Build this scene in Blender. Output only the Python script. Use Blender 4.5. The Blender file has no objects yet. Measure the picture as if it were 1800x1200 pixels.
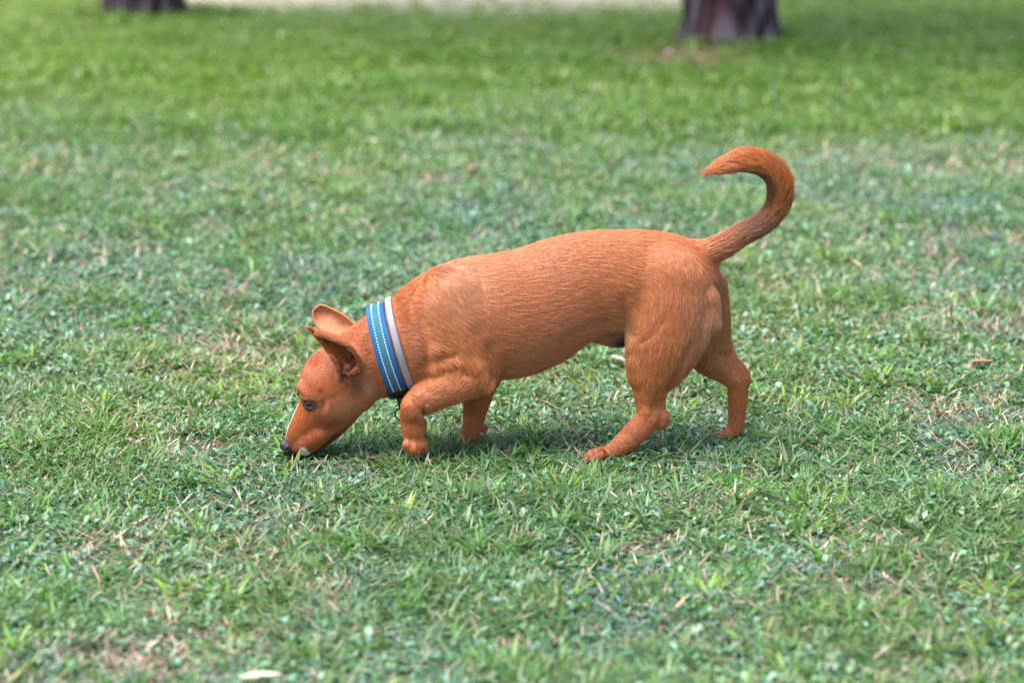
import bpy, math, random
import numpy as np
from mathutils import Vector, bvhtree, kdtree

# ------------------------------------------------------------------ camera, world, sun, exposure
scene = bpy.context.scene
COL = scene.collection
rng = np.random.default_rng(7)
random.seed(7)

PITCH = math.radians(14.9)
FOC = 3600.0                      # focal length in photo pixels (1800 wide)
CAM_H = 1.293
DOG_Y = 4.0
cam_d = bpy.data.cameras.new('camera')
cam = bpy.data.objects.new('camera', cam_d)
COL.objects.link(cam)
cam.location = (0, 0, CAM_H)
cam.rotation_euler = (math.pi / 2 - PITCH, 0, 0)
cam_d.sensor_width = 36
cam_d.lens = 36 * FOC / 1800
cam_d.clip_end = 2000
cam_d.dof.use_dof = True
cam_d.dof.focus_distance = 4.13
cam_d.dof.aperture_fstop = 2.1
cam_d.dof.aperture_blades = 0
scene.camera = cam

SUN_EL, SUN_AZ = math.radians(66), math.radians(245)    # azimuth from +Y clockwise: high light from the left, a little behind the camera
world = bpy.data.worlds.new('World')
scene.world = world
world.use_nodes = True
wt = world.node_tree
wt.nodes.clear()
sky = wt.nodes.new('ShaderNodeTexSky')
sky.sky_type = 'NISHITA'
sky.sun_disc = False
sky.sun_elevation = SUN_EL
sky.sun_rotation = SUN_AZ
sky.dust_density = 2.5
bg = wt.nodes.new('ShaderNodeBackground')
bg.inputs['Strength'].default_value = 0.125
wo = wt.nodes.new('ShaderNodeOutputWorld')
wt.links.new(sky.outputs[0], bg.inputs[0])
wt.links.new(bg.outputs[0], wo.inputs[0])

sun_d = bpy.data.lights.new('sun', 'SUN')
sun_d.energy = 3.1
sun_d.angle = math.radians(45)
sun_d.color = (1.0, 0.95, 0.88)
sun = bpy.data.objects.new('sun', sun_d)
COL.objects.link(sun)
sdir = Vector((math.sin(SUN_AZ) * math.cos(SUN_EL), math.cos(SUN_AZ) * math.cos(SUN_EL), math.sin(SUN_EL)))
sun.rotation_euler = sdir.to_track_quat('Z', 'Y').to_euler()

scene.view_settings.view_transform = 'Standard'
scene.view_settings.look = 'None'
scene.view_settings.exposure = 1.54
scene.view_settings.gamma = 1.0
scene.render.engine = 'CYCLES'
scene.cycles.max_bounces = 8
scene.cycles.use_denoising = True
scene.cycles.denoiser = 'OPENIMAGEDENOISE'
scene.cycles.denoising_input_passes = 'RGB_ALBEDO_NORMAL'
scene.cycles.denoising_prefilter = 'NONE'
scene.cycles.sample_clamp_indirect = 6

# ------------------------------------------------------------------ helpers
CP, SP = math.cos(PITCH), math.sin(PITCH)


def hy(px):
    """the dog stands a little askew: its fore end is nearer the camera, the head nearer still"""
    a = np.clip((1150 - np.asarray(px, float)) / 350, 0, 1)
    t = np.clip((720 - np.asarray(px, float)) / 160, 0, 1)
    return -0.055 * a - 0.018 * t * t * (3 - 2 * t)


def P(px, py, y):
    """a point of the dog: px, py give its place in the side view, y its distance (before the skew)"""
    y = y + float(hy(px))
    a = (px - 900) / FOC
    b = -(py - 600) / FOC
    dy = CP + b * SP
    dz = -SP + b * CP
    t = y / dy
    return np.array([a * t, y, CAM_H + dz * t])


def G(px, py):
    """ground point at a photo pixel"""
    a = (px - 900) / FOC
    b = -(py - 600) / FOC
    dy = CP + b * SP
    dz = -SP + b * CP
    t = -CAM_H / dz
    return a * t, dy * t


def side_uv(p):
    """profile coordinates of points on the dog (its side view, in photo units)"""
    p = np.asarray(p, float)
    z = p[:, 2] - CAM_H
    yd = np.full(len(p), DOG_Y)
    for it in range(3):
        f = yd * CP - z * SP
        u = 900 + FOC * p[:, 0] / f
        v = 600 - FOC * (yd * SP + z * CP) / f
        yd = DOG_Y + hy(u)
    return u, v


PPM = FOC / (DOG_Y * CP + (CAM_H - 0.25) * SP)      # photo pixels per metre at the dog


def vnoise(x, y, seed=0):
    r = np.random.default_rng(1000 + seed)
    T = r.random((256, 256))
    xi = np.floor(x).astype(int)
    yi = np.floor(y).astype(int)
    fx, fy = x - xi, y - yi
    fx = fx * fx * (3 - 2 * fx)
    fy = fy * fy * (3 - 2 * fy)
    a = T[xi & 255, yi & 255]
    b = T[(xi + 1) & 255, yi & 255]
    c = T[xi & 255, (yi + 1) & 255]
    d = T[(xi + 1) & 255, (yi + 1) & 255]
    return (a * (1 - fx) + b * fx) * (1 - fy) + (c * (1 - fx) + d * fx) * fy


def fbm(x, y, seed=0, octs=4):
    s, w, tot = 0, 1.0, 0
    for o in range(octs):
        s = s + w * vnoise(x * 2 ** o + 17.3 * o, y * 2 ** o + 5.1 * o, seed + o)
        tot += w
        w *= 0.5
    return s / tot


def sstep(a, b, x):
    t = np.clip((x - a) / (b - a), 0, 1)
    return t * t * (3 - 2 * t)


def mesh_np(name, verts, loops, starts, totals, mat, parent=None, smooth=True, col=None, colname='Col', uv=None):
    me = bpy.data.meshes.new(name)
    nv = len(verts)
    me.vertices.add(nv)
    me.vertices.foreach_set('co', np.asarray(verts, np.float32).ravel())
    me.loops.add(len(loops))
    me.loops.foreach_set('vertex_index', np.asarray(loops, np.int32))
    me.polygons.add(len(starts))
    me.polygons.foreach_set('loop_start', np.asarray(starts, np.int32))
    me.polygons.foreach_set('loop_total', np.asarray(totals, np.int32))
    if smooth:
        me.polygons.foreach_set('use_smooth', np.ones(len(starts), bool))
    me.update(calc_edges=True)
    if col is not None:
        a = me.attributes.new(colname, 'FLOAT_COLOR', 'POINT')
        c4 = np.ones((nv, 4), np.float32)
        c4[:, :3] = col
        a.data.foreach_set('color', c4.ravel())
    if uv is not None:
        l = me.uv_layers.new(name='UVMap')
        l.data.foreach_set('uv', np.asarray(uv, np.float32)[np.asarray(loops)].ravel())
    if mat:
        me.materials.append(mat)
    ob = bpy.data.objects.new(name, me)
    COL.objects.link(ob)
    if parent is not None:
        ob.parent = parent
        ob.matrix_parent_inverse = parent.matrix_basis.inverted()
    return ob


def mesh_faces(name, verts, faces, mat, parent=None, smooth=True, col=None, uv=None):
    loops = [i for f in faces for i in f]
    totals = [len(f) for f in faces]
    starts = np.concatenate([[0], np.cumsum(totals)[:-1]])
    return mesh_np(name, verts, loops, starts, totals, mat, parent, smooth, col, uv=uv)


def tag(o, label=None, cat=None, group=None, kind=None):
    if label:
        o['label'] = label
    if cat:
        o['category'] = cat
    if group:
        o['group'] = group
    if kind:
        o['kind'] = kind
    return o


def new_mat(name):
    m = bpy.data.materials.new(name)
    m.use_nodes = True
    nt = m.node_tree
    nt.nodes.clear()
    out = nt.nodes.new('ShaderNodeOutputMaterial')
    return m, nt, out


def node(nt, typ, **kw):
    n = nt.nodes.new(typ)
    for k, v in kw.items():
        if k.startswith('i_'):
            n.inputs[k[2:].replace('_', ' ')].default_value = v
        else:
            setattr(n, k, v)
    return n


def simple_mat(name, color, rough=0.5, spec=0.5, noise=0.0, nscale=40, bump=0.0, bscale=200, metal=0.0):
    m, nt, out = new_mat(name)
    b = node(nt, 'ShaderNodeBsdfPrincipled')
    b.inputs['Base Color'].default_value = (*color, 1)
    b.inputs['Roughness'].default_value = rough
    b.inputs['Specular IOR Level'].default_value = spec
    b.inputs['Metallic'].default_value = metal
    tc = node(nt, 'ShaderNodeTexCoord')
    if noise > 0:
        n = node(nt, 'ShaderNodeTexNoise')
        n.inputs['Scale'].default_value = nscale
        n.inputs['Detail'].default_value = 5
        nt.links.new(tc.outputs['Object'], n.inputs['Vector'])
        mp = node(nt, 'ShaderNodeMapRange')
        mp.inputs['To Min'].default_value = 1 - noise
        mp.inputs['To Max'].default_value = 1 + noise
        nt.links.new(n.outputs['Fac'], mp.inputs['Value'])
        mul = node(nt, 'ShaderNodeVectorMath', operation='MULTIPLY')
        mul.inputs[0].default_value = color
        nt.links.new(mp.outputs[0], mul.inputs[1])
        nt.links.new(mul.outputs[0], b.inputs['Base Color'])
    if bump > 0:
        n2 = node(nt, 'ShaderNodeTexNoise')
        n2.inputs['Scale'].default_value = bscale
        nt.links.new(tc.outputs['Object'], n2.inputs['Vector'])
        bp = node(nt, 'ShaderNodeBump')
        bp.inputs['Strength'].default_value = bump
        bp.inputs['Distance'].default_value = 0.002
        nt.links.new(n2.outputs['Fac'], bp.inputs['Height'])
        nt.links.new(bp.outputs[0], b.inputs['Normal'])
    nt.links.new(b.outputs[0], out.inputs[0])
    return m


def leaf_mat(name, rough=0.45, spec=0.5, trans=0.35):
    """two-sided leaf: reflects and lets light through, colour from the mesh"""
    m, nt, out = new_mat(name)
    at = node(nt, 'ShaderNodeAttribute', attribute_name='Col')
    b = node(nt, 'ShaderNodeBsdfPrincipled')
    b.inputs['Roughness'].default_value = rough
    b.inputs['Specular IOR Level'].default_value = spec
    nt.links.new(at.outputs['Color'], b.inputs['Base Color'])
    t = node(nt, 'ShaderNodeBsdfTranslucent')
    hs = node(nt, 'ShaderNodeHueSaturation')
    hs.inputs['Saturation'].default_value = 1.1
    hs.inputs['Value'].default_value = 1.2
    nt.links.new(at.outputs['Color'], hs.inputs['Color'])
    nt.links.new(hs.outputs[0], t.inputs['Color'])
    mx = node(nt, 'ShaderNodeMixShader')
    mx.inputs[0].default_value = trans
    nt.links.new(b.outputs[0], mx.inputs[1])
    nt.links.new(t.outputs[0], mx.inputs[2])
    nt.links.new(mx.outputs[0], out.inputs[0])
    return m


# ------------------------------------------------------------------ terrain
TREES = [(1284, 86, 0.255), (254, 37, 0.235)]          # trunk base pixel, radius
tree_xy = [G(px, py) for px, py, r in TREES]


def ground_z(x, y):
    x = np.asarray(x, float)
    y = np.asarray(y, float)
    fade = 1 - sstep(14, 22, np.hypot(x, y))
    z = (fbm(x * 2.2 + 40, y * 2.2 + 40, 3, 3) - 0.5) * 0.030 + (fbm(x * 9 + 9, y * 9 + 9, 11, 3) - 0.5) * 0.016
    for (tx, ty), (_, _, r) in zip(tree_xy, TREES):
        d = np.hypot(x - tx, y - ty)
        z = z + 0.05 * np.exp(-(d / 0.5) ** 2)
    z = z * fade
    # level ground where the dog stands
    k = np.exp(-(((x - 0.05) / 0.55) ** 4 + ((y - 4.0) / 0.25) ** 4))
    return z * (1 - 0.7 * k)


def bare(x, y):
    """0 = thick turf, 1 = worn to the soil"""
    n = fbm(x * 1.9 + 3, y * 1.5 + 8, 21, 4)
    b = 0.55 * sstep(0.60, 0.72, n)
    b = np.maximum(b, 0.7 * sstep(0.68, 0.78, fbm(x * 6.5 + 30, y * 5.0 + 11, 27, 3)))
    b = b * (1 - sstep(7.4, 8.6, y + 0.5 * (vnoise(x * 1.3 + 5, y * 1.3, 33) - 0.5)))
    # worn soil in front of the right hand trunk and at the bottom left
    for px, py, rx, ry, s in ((1200, 102, 0.46, 0.75, 1.0), (1125, 100, 0.42, 0.6, 0.9), (235, 1170, 0.13, 0.15, 0.9), (330, 1150, 0.12, 0.1, 0.7), (215, 965, 0.10, 0.2, 0.8),
                              (300, 990, 0.1, 0.14, 0.5), (1570, 1065, 0.06, 0.1, 0.9), (1700, 560, 0.25, 0.25, 0.6), (650, 815, 0.12, 0.08, 0.55), (1240, 660, 0.2, 0.2, 0.35),
                              (560, 900, 0.06, 0.1, 0.6), (1760, 420, 0.2, 0.15, 0.6), (850, 95, 0.2, 0.4, 0.45), (1560, 520, 0.2, 0.15, 0.5)):
        cx, cy = G(px, py)
        b = np.maximum(b, s * np.exp(-(((x - cx) / rx) ** 2 + ((y - cy) / ry) ** 2)))
    return b


def lush(x, y):
    """1 in the greener, softer turf in the distance"""
    return sstep(6.7, 9.6, y + 2.2 * (fbm(x * 0.9 + 5, y * 0.9, 33, 3) - 0.5))


PATH_Y0 = 12.55


def path_mask(x, y):
    e = PATH_Y0 + 0.5 * (fbm(x * 0.7 + 50, x * 0 + 3.3, 41, 3) - 0.5)
    m = sstep(e - 1.4, e + 0.8, y) * (1 - sstep(17.0, 17.6, y))
    m = m * sstep(-2.75, -2.45, x) * (1 - sstep(1.2, 2.2, x) * 0.75)
    return m


def axis_lines(lo, hi, step, far, grow=1.35):
    a = list(np.arange(lo, hi + 1e-6, step))
    s, v = step, hi
    up = []
    while v < far:
        s *= grow
        v += s
        up.append(v)
    s, v = step, lo
    dn = []
    while v > -far:
        s *= grow
        v -= s
        dn.append(v)
    return np.array(dn[::-1] + a + up)


xs = axis_lines(-6.5, 6.5, 0.04, 600)
ys = axis_lines(2.0, 14.0, 0.04, 600)
GX, GY = np.meshgrid(xs, ys, indexing='ij')
GZ = ground_z(GX, GY)
nx, ny = GX.shape
gv = np.stack([GX.ravel(), GY.ravel(), GZ.ravel()], 1)
ii, jj = np.meshgrid(np.arange(nx - 1), np.arange(ny - 1), indexing='ij')
q = np.stack([ii * ny + jj, (ii + 1) * ny + jj, (ii + 1) * ny + jj + 1, ii * ny + jj + 1], -1).reshape(-1, 4)
m_ground, nt, out = new_mat('soil_and_thatch')
b = node(nt, 'ShaderNodeBsdfPrincipled')
b.inputs['Roughness'].default_value = 0.95
b.inputs['Specular IOR Level'].default_value = 0.15
tc = node(nt, 'ShaderNodeTexCoord')
at = node(nt, 'ShaderNodeAttribute', attribute_name='Col')
n1 = node(nt, 'ShaderNodeTexNoise')
n1.inputs['Scale'].default_value = 70
n1.inputs['Detail'].default_value = 8
nt.links.new(tc.outputs['Object'], n1.inputs['Vector'])
r1 = node(nt, 'ShaderNodeMapRange')
r1.inputs['From Min'].default_value = 0.3
r1.inputs['From Max'].default_value = 0.7
r1.inputs['To Min'].default_value = 0.45
r1.inputs['To Max'].default_value = 1.5
nt.links.new(n1.outputs['Fac'], r1.inputs['Value'])
mu = node(nt, 'ShaderNodeVectorMath', operation='MULTIPLY')
nt.links.new(at.outputs['Color'], mu.inputs[0])
nt.links.new(r1.outputs[0], mu.inputs[1])
nt.links.new(mu.outputs[0], b.inputs['Base Color'])
bp = node(nt, 'ShaderNodeBump')
bp.inputs['Strength'].default_value = 0.8
bp.inputs['Distance'].default_value = 0.01
nt.links.new(n1.outputs['Fac'], bp.inputs['Height'])
nt.links.new(bp.outputs[0], b.inputs['Normal'])
nt.links.new(b.outputs[0], out.inputs[0])
bb = bare(gv[:, 0], gv[:, 1])[:, None]
ll = lush(gv[:, 0], gv[:, 1])[:, None]
soil = np.array([0.20, 0.125, 0.10])
turf = np.array([0.050, 0.052, 0.028])  # kept dark so the gaps between blades read as shade
gcol = turf * (1 - bb) + soil * bb
gcol = gcol * (1 - ll * (1 - bb)) + np.array([0.07, 0.12, 0.025]) * ll * (1 - bb)
pm = path_mask(gv[:, 0], gv[:, 1])[:, None]
gcol = gcol * (1 - pm) + np.array([0.42, 0.38, 0.25]) * pm
ground = mesh_np('ground', gv, q.ravel(), np.arange(len(q)) * 4, np.full(len(q), 4), m_ground, col=gcol)
tag(ground, kind='structure')

# sandy track beyond the trees, a thin sheet a few mm above the ground with a ragged edge
pxs = np.linspace(-3.2, 9, 160)
pv, pf, pc = [], [], []
rows = 26
for i, x in enumerate(pxs):
    e0 = PATH_Y0 + 0.5 * (fbm(np.array([x * 0.7 + 50]), np.array([3.3]), 41, 3)[0] - 0.5) + 0.08 * (vnoise(np.array([x * 6.0]), np.array([1.0]), 44)[0] - 0.5)
    e0 += 0.9 + 2.2 * float(sstep(1.2, 3.4, np.array(x)))
    for j in range(rows):
        y = e0 + (17.5 - e0) * j / (rows - 1)
        pv.append((x, y, float(ground_z(x, y)) + 0.004))
for i in range(len(pxs) - 1):
    for j in range(rows - 1):
        a = i * rows + j
        pf.append((a, a + rows, a + rows + 1, a + 1))
m_path = simple_mat('sandy_track', (0.45, 0.40, 0.28), 0.95, 0.1, noise=0.25, nscale=3, bump=0.6, bscale=60)
path = mesh_faces('path', pv, pf, m_path)
tag(path, kind='structure')

# ------------------------------------------------------------------ turf
S4 = np.array([0.0, 0.38, 0.72, 1.0])


def blade_mesh(name, x, y, z0, h, w, az, lean, bend, colr, mat, twist=None, tipcol=None):
    n = len(x)
    ca, sa = np.cos(az), np.sin(az)
    tw = az + np.pi / 2 + (twist if twist is not None else 0)
    wx, wy = np.cos(tw), np.sin(tw)
    V = np.zeros((n, 7, 3), np.float32)
    for k, s in enumerate(S4):
        out_ = h * (lean * s + bend * s * s)
        up = h * s * (1 - 0.35 * np.abs(bend) * s) * np.sqrt(np.clip(1 - (lean * 0.7) ** 2, 0.1, 1))
        cx = x + ca * out_
        cy = y + sa * out_
        cz = z0 + up
        ww = w * (1, 1.15, 0.8, 0)[k] * 0.5
        if k < 3:
            V[:, 2 * k, 0] = cx - wx * ww
            V[:, 2 * k, 1] = cy - wy * ww
            V[:, 2 * k, 2] = cz
            V[:, 2 * k + 1, 0] = cx + wx * ww
            V[:, 2 * k + 1, 1] = cy + wy * ww
            V[:, 2 * k + 1, 2] = cz
        else:
            V[:, 6, 0] = cx
            V[:, 6, 1] = cy
            V[:, 6, 2] = cz
    base = np.arange(n)[:, None] * 7
    quad = np.array([[0, 1, 3, 2], [2, 3, 5, 4]]).ravel()
    tri = np.array([4, 5, 6])
    loops = (base + np.concatenate([quad, tri])[None]).ravel()
    st = (np.arange(n)[:, None] * 11 + np.array([0, 4, 8])[None]).ravel()
    tt = np.tile([4, 4, 3], n)
    c = np.repeat(colr[:, None, :], 7, 1)
    if tipcol is not None:
        c[:, 6] = tipcol
        c[:, 4:6] = c[:, 4:6] * 0.65 + tipcol[:, None] * 0.35
    return mesh_np(name, V.reshape(-1, 3), loops, st, tt, mat, col=c.reshape(-1, 3))


def leafdisc_mesh(name, x, y, z, size, az, tilt, colr, mat, asp=0.7):
    """small oval leaves, folded a little along the midrib (8 vertices, 4 quads)"""
    n = len(x)
    t = np.array([[-1, 0], [-0.45, -0.8], [0.35, -0.85], [1.0, 0], [0.35, 0.85], [-0.45, 0.8], [-0.35, 0], [0.35, 0]])
    lx = t[:, 0][None] * size[:, None]
    ly = t[:, 1][None] * size[:, None] * asp
    lz = np.array([0, .22, .25, -.1, .25, .22, 0, 0.02])[None] * size[:, None]
    ct, s_t = np.cos(tilt)[:, None], np.sin(tilt)[:, None]
    X = lx * ct - lz * s_t
    Z = lx * s_t + lz * ct
    ca, sa = np.cos(az)[:, None], np.sin(az)[:, None]
    V = np.stack([x[:, None] + X * ca - ly * sa, y[:, None] + X * sa + ly * ca, z[:, None] + Z], -1)
    f = np.array([[0, 1, 6], [0, 6, 5]])
    quads = np.array([[1, 2, 7, 6], [6, 7, 4, 5]])
    tris = np.array([[0, 1, 6], [0, 6, 5], [2, 3, 7], [7, 3, 4]])
    base = np.arange(n)[:, None] * 8
    loops = (base + np.concatenate([quads.ravel(), tris.ravel()])[None]).ravel()
    st = (np.arange(n)[:, None] * 20 + np.array([0, 4, 8, 11, 14, 17])[None]).ravel()
    tt = np.tile([4, 4, 3, 3, 3, 3], n)
    return mesh_np(name, V.reshape(-1, 3), loops, st, tt, mat, col=np.repeat(colr, 8, 0))


def scatter(n, y0, y1, p):
    """random points in the seen wedge (with margins), density falling as (1/y)^p"""
    out_x, out_y = [], []
    k = int(n)
    yy = np.linspace(y0, y1, 400)
    half = 0.43 * yy + 0.45
    pdf = half * yy ** (-p)
    cdf = np.cumsum(pdf)
    cdf /= cdf[-1]
    y = np.interp(rng.random(k), cdf, yy)
    x = (rng.random(k) * 2 - 1) * (0.43 * y + 0.45)
    return x, y


def pick(n, cols, probs):
    idx = rng.choice(len(cols), n, p=np.array(probs) / np.sum(probs))
    c = np.array(cols)[idx]
    return c * np.exp(rng.normal(0, 0.22, (n, 1))) * np.exp(rng.normal(0, 0.07, (n, 3)))


def off_dog(x, y):
    """keep stems out of the standing paws"""
    ok = np.ones(len(x), bool)
    for a, b_, r in PAWS:
        ok &= np.hypot(x - a, (y - b_) * 1.1) > r * 0.75
    for (tx, ty), (_, _, r) in zip(tree_xy, TREES):
        ok &= np.hypot(x - tx, y - ty) > r + 0.02
    return ok


PAWS = []
for px, py, yy_, r in ((1062, 800, 3.93, 0.036), (1040, 800, 3.93, 0.022), (1283, 765, 4.06, 0.034), (815, 785, 4.06, 0.034)):
    p_ = P(px, py, yy_)
    PAWS.append((p_[0], p_[1], r))
p_ = P(731, 790, 3.93)
PAWS.append((p_[0], p_[1], 0.03))
for px_ in (505, 525, 545, 565):                # the muzzle pushes the blades aside
    p_ = P(px_, 800, 3.985)
    PAWS.append((p_[0], p_[1], 0.035))

m_grass = leaf_mat('grass_blades', 0.42, 0.55, 0.38)
m_leaf = leaf_mat('creeping_leaves', 0.38, 0.6, 0.25)
m_dry = leaf_mat('dry_grass', 0.8, 0.2, 0.15)

GREENS = [(0.095, 0.210, 0.095), (0.070, 0.175, 0.036), (0.120, 0.235, 0.058), (0.150, 0.255, 0.175), (0.200, 0.265, 0.090), (0.320, 0.270, 0.180)]
GPROB = [0.32, 0.17, 0.12, 0.26, 0.06, 0.07]
LUSH = [(0.125, 0.235, 0.024), (0.155, 0.265, 0.034), (0.090, 0.195, 0.022), (0.175, 0.265, 0.05)]
LPROB = [0.4, 0.25, 0.25, 0.1]


def tuft_field(x, y):
    return fbm(x * 5.5 + 80, y * 4.2 + 60, 61, 3)


# 1 - the general sward
x, y = scatter(620000, 2.5, 18.5, 1.55)
bmask = bare(x, y)
keep = (rng.random(len(x)) > bmask * 0.9) & (rng.random(len(x)) > path_mask(x, y) * 0.97) & off_dog(x, y)
x, y = x[keep], y[keep]
n = len(x)
sc_ = np.clip(y / 4.5, 0.85, 2.0)
tf = tuft_field(x, y)
L = lush(x, y)
tall = sstep(0.46, 0.68, tf)
h = (0.018 + 0.020 * rng.random(n) + 0.026 * tall * rng.random(n)) * np.where(L > 0.5, 1.25, 1.0) * sc_ ** 0.5
w = (0.0030 + 0.0056 * rng.random(n) ** 1.4) * sc_
colr = pick(n, GREENS, GPROB)
cl = pick(n, LUSH, LPROB)
colr = np.where((rng.random(n) < L)[:, None], cl, colr)
hue = fbm(x * 1.3 + 7, y * 1.1 + 2, 71, 3)[:, None]          # slow change of species over the lawn
colr = colr * np.where(hue > 0.5, 1, 1) * (1 + (hue - 0.5) * np.array([0.8, 0.3, -1.3]) * (1 - 0.6 * L[:, None]))
tallc = np.array([0.105, 0.215, 0.030])
colr = colr * (1 - 0.55 * tall[:, None]) + tallc * np.exp(rng.normal(0, 0.25, (n, 1))) * 0.55 * tall[:, None]
colr = colr + np.array([0.10, 0.09, 0.035]) * (sstep(10.0, 12.6, y) * 0.8)[:, None]
tip = np.where((rng.random(n) < 0.22)[:, None], np.array([[0.26, 0.22, 0.13]]), colr)
sward = blade_mesh('grass', x, y, ground_z(x, y) - 0.002, h, w, rng.random(n) * 6.283, 0.2 + 0.85 * rng.random(n), rng.random(n) * 1.5 - 0.1, colr, m_grass,
                   twist=rng.normal(0, 0.7, n), tipcol=tip)
tag(sward, 'short mixed green lawn grass covering the whole ground', 'grass', kind='stuff')

# 2 - creeping small-leaved ground cover
x, y = scatter(200000, 2.5, 9.5, 1.5)
keep = (rng.random(len(x)) > bare(x, y) * 0.85) & (rng.random(len(x)) > lush(x, y) * 0.95) & off_dog(x, y)
x, y = x[keep], y[keep]
n = len(x)
patch = fbm(x * 3.1 + 4, y * 2.6 + 90, 81, 3)
keep = rng.random(n) < 0.25 + 0.75 * sstep(0.38, 0.6, patch)
x, y = x[keep], y[keep]
n = len(x)
CREEP = [(0.120, 0.245, 0.150), (0.180, 0.310, 0.215), (0.065, 0.170, 0.065), (0.155, 0.265, 0.120)]
colr = pick(n, CREEP, [0.35, 0.25, 0.25, 0.15])
creep = leafdisc_mesh('ground_cover', x, y, ground_z(x, y) + 0.004 + 0.02 * rng.random(n) ** 1.5, (0.0048 + 0.0075 * rng.random(n) ** 2.2) * np.clip(y / 4.5, 0.9, 1.5),
                      rng.random(n) * 6.283, rng.normal(0.15, 0.45, n), colr, m_leaf, asp=0.62)
tag(creep, 'low grey green creeping leaves between the grass blades', 'ground cover', kind='stuff')

# 3 - brighter tufts of longer blades
ntuft = 3700
tx, ty = scatter(ntuft, 2.5, 9.0, 1.3)
own = [(772, 800), (800, 806), (752, 812), (838, 800), (1290, 778), (1302, 772), (1160, 745), (1190, 750), (690, 830), (735, 825), (1000, 812), (1110, 812),
       (430, 530), (440, 510), (100, 890), (70, 900), (40, 1060), (60, 1100), (30, 1150), (110, 1130), (1230, 915), (1280, 925), (1180, 930), (1320, 935), (640, 890), (700, 900), (620, 905), (160, 1060), (1370, 910),
       (1700, 960), (1750, 980), (1690, 1120), (1640, 1160), (1550, 610), (1620, 610), (1500, 620), (70, 490), (110, 430), (480, 470), (1760, 780), (1770, 790)]
o = np.array([G(*p) for p in own])
keep = (bare(tx, ty) < 0.6) & off_dog(tx, ty)
tx = np.concatenate([tx[keep], o[:, 0]])
ty = np.concatenate([ty[keep], o[:, 1]])
nt_ = len(tx)
cnt = rng.integers(10, 32, nt_)
big = np.minimum(1.25, np.exp(rng.normal(-0.12, 0.30, nt_)))
idx = np.repeat(np.arange(nt_), cnt)
n = len(idx)
r = np.abs(rng.normal(0, 0.014, n)) * big[idx] ** 0.5
a = rng.random(n) * 6.283
x = tx[idx] + r * np.cos(a)
y = ty[idx] + r * np.sin(a)
TC = pick(nt_, [(0.085, 0.200, 0.022), (0.060, 0.165, 0.020), (0.085, 0.180, 0.050), (0.150, 0.250, 0.035)], [0.3, 0.3, 0.25, 0.15])
colr = TC[idx] * np.exp(rng.normal(0, 0.2, (n, 1)))
tip = np.where((rng.random(n) < 0.2)[:, None], np.array([[0.25, 0.22, 0.11]]), colr)
h = (0.024 + 0.026 * rng.random(n)) * big[idx]
ok = off_dog(x, y)
sel = lambda v: v[ok]
tufts = blade_mesh('grass_tufts', sel(x), sel(y), ground_z(sel(x), sel(y)) - 0.002, sel(h), 0.0036 + 0.0042 * rng.random(ok.sum()), sel(a) + rng.normal(0, 0.5, ok.sum()),
                   0.2 + 0.8 * rng.random(ok.sum()), rng.random(ok.sum()) * 1.4, sel(colr), m_grass, twist=rng.normal(0, 0.5, ok.sum()), tipcol=sel(tip))
tag(tufts, 'longer bright green grass tufts standing out of the lawn', 'grass', kind='stuff')

# 4 - dead clippings and straw lying in the turf
x, y = scatter(230000, 2.5, 10.5, 1.5)
keep = (rng.random(len(x)) < 0.35 + 0.65 * bare(x, y)) & (rng.random(len(x)) > 0.85 * lush(x, y)) & off_dog(x, y)
x, y = x[keep], y[keep]
n = len(x)
DRY = [(0.40, 0.30, 0.23), (0.30, 0.20, 0.155), (0.46, 0.40, 0.29), (0.17, 0.10, 0.075), (0.48, 0.35, 0.31)]
colr = pick(n, DRY, [0.3, 0.25, 0.2, 0.15, 0.1])
lean = 0.8 + 0.35 * rng.random(n)
ln = (0.012 + 0.03 * rng.random(n) ** 2) * np.clip(y / 4.5, 0.9, 1.6)
straw = blade_mesh('dry_clippings', x, y, ground_z(x, y) + 0.001 + 0.014 * rng.random(n) ** 1.6, ln, (0.0012 + 0.0022 * rng.random(n)) * np.clip(y / 4.5, 0.9, 1.6), rng.random(n) * 6.283,
                   np.full(n, 1.25) * lean, rng.normal(0, 0.2, n), colr, m_dry, twist=rng.normal(0, 0.6, n))
tag(straw, 'dead tan clippings and straw lying between the blades', 'dry grass', kind='stuff')

# ------------------------------------------------------------------ trees behind
m_bark, nt, out = new_mat('bark')
b = node(nt, 'ShaderNodeBsdfPrincipled')
b.inputs['Roughness'].default_value = 0.9
b.inputs['Specular IOR Level'].default_value = 0.2
at = node(nt, 'ShaderNodeAttribute', attribute_name='Col')
tc = node(nt, 'ShaderNodeTexCoord')
nz = node(nt, 'ShaderNodeTexNoise')
nz.inputs['Scale'].default_value = 30
nz.inputs['Detail'].default_value = 8
nt.links.new(tc.outputs['Object'], nz.inputs['Vector'])
mr = node(nt, 'ShaderNodeMapRange')
mr.inputs['To Min'].default_value = 0.5
mr.inputs['To Max'].default_value = 1.5
nt.links.new(nz.outputs['Fac'], mr.inputs['Value'])
mu = node(nt, 'ShaderNodeVectorMath', operation='MULTIPLY')
nt.links.new(at.outputs['Color'], mu.inputs[0])
nt.links.new(mr.outputs[0], mu.inputs[1])
nt.links.new(mu.outputs[0], b.inputs['Base Color'])
bp = node(nt, 'ShaderNodeBump')
bp.inputs['Strength'].default_value = 0.7
bp.inputs['Distance'].default_value = 0.02
nt.links.new(nz.outputs['Fac'], bp.inputs['Height'])
nt.links.new(bp.outputs[0], b.inputs['Normal'])
nt.links.new(b.outputs[0], out.inputs[0])
m_crown = leaf_mat('tree_leaves', 0.5, 0.4, 0.3)


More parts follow.
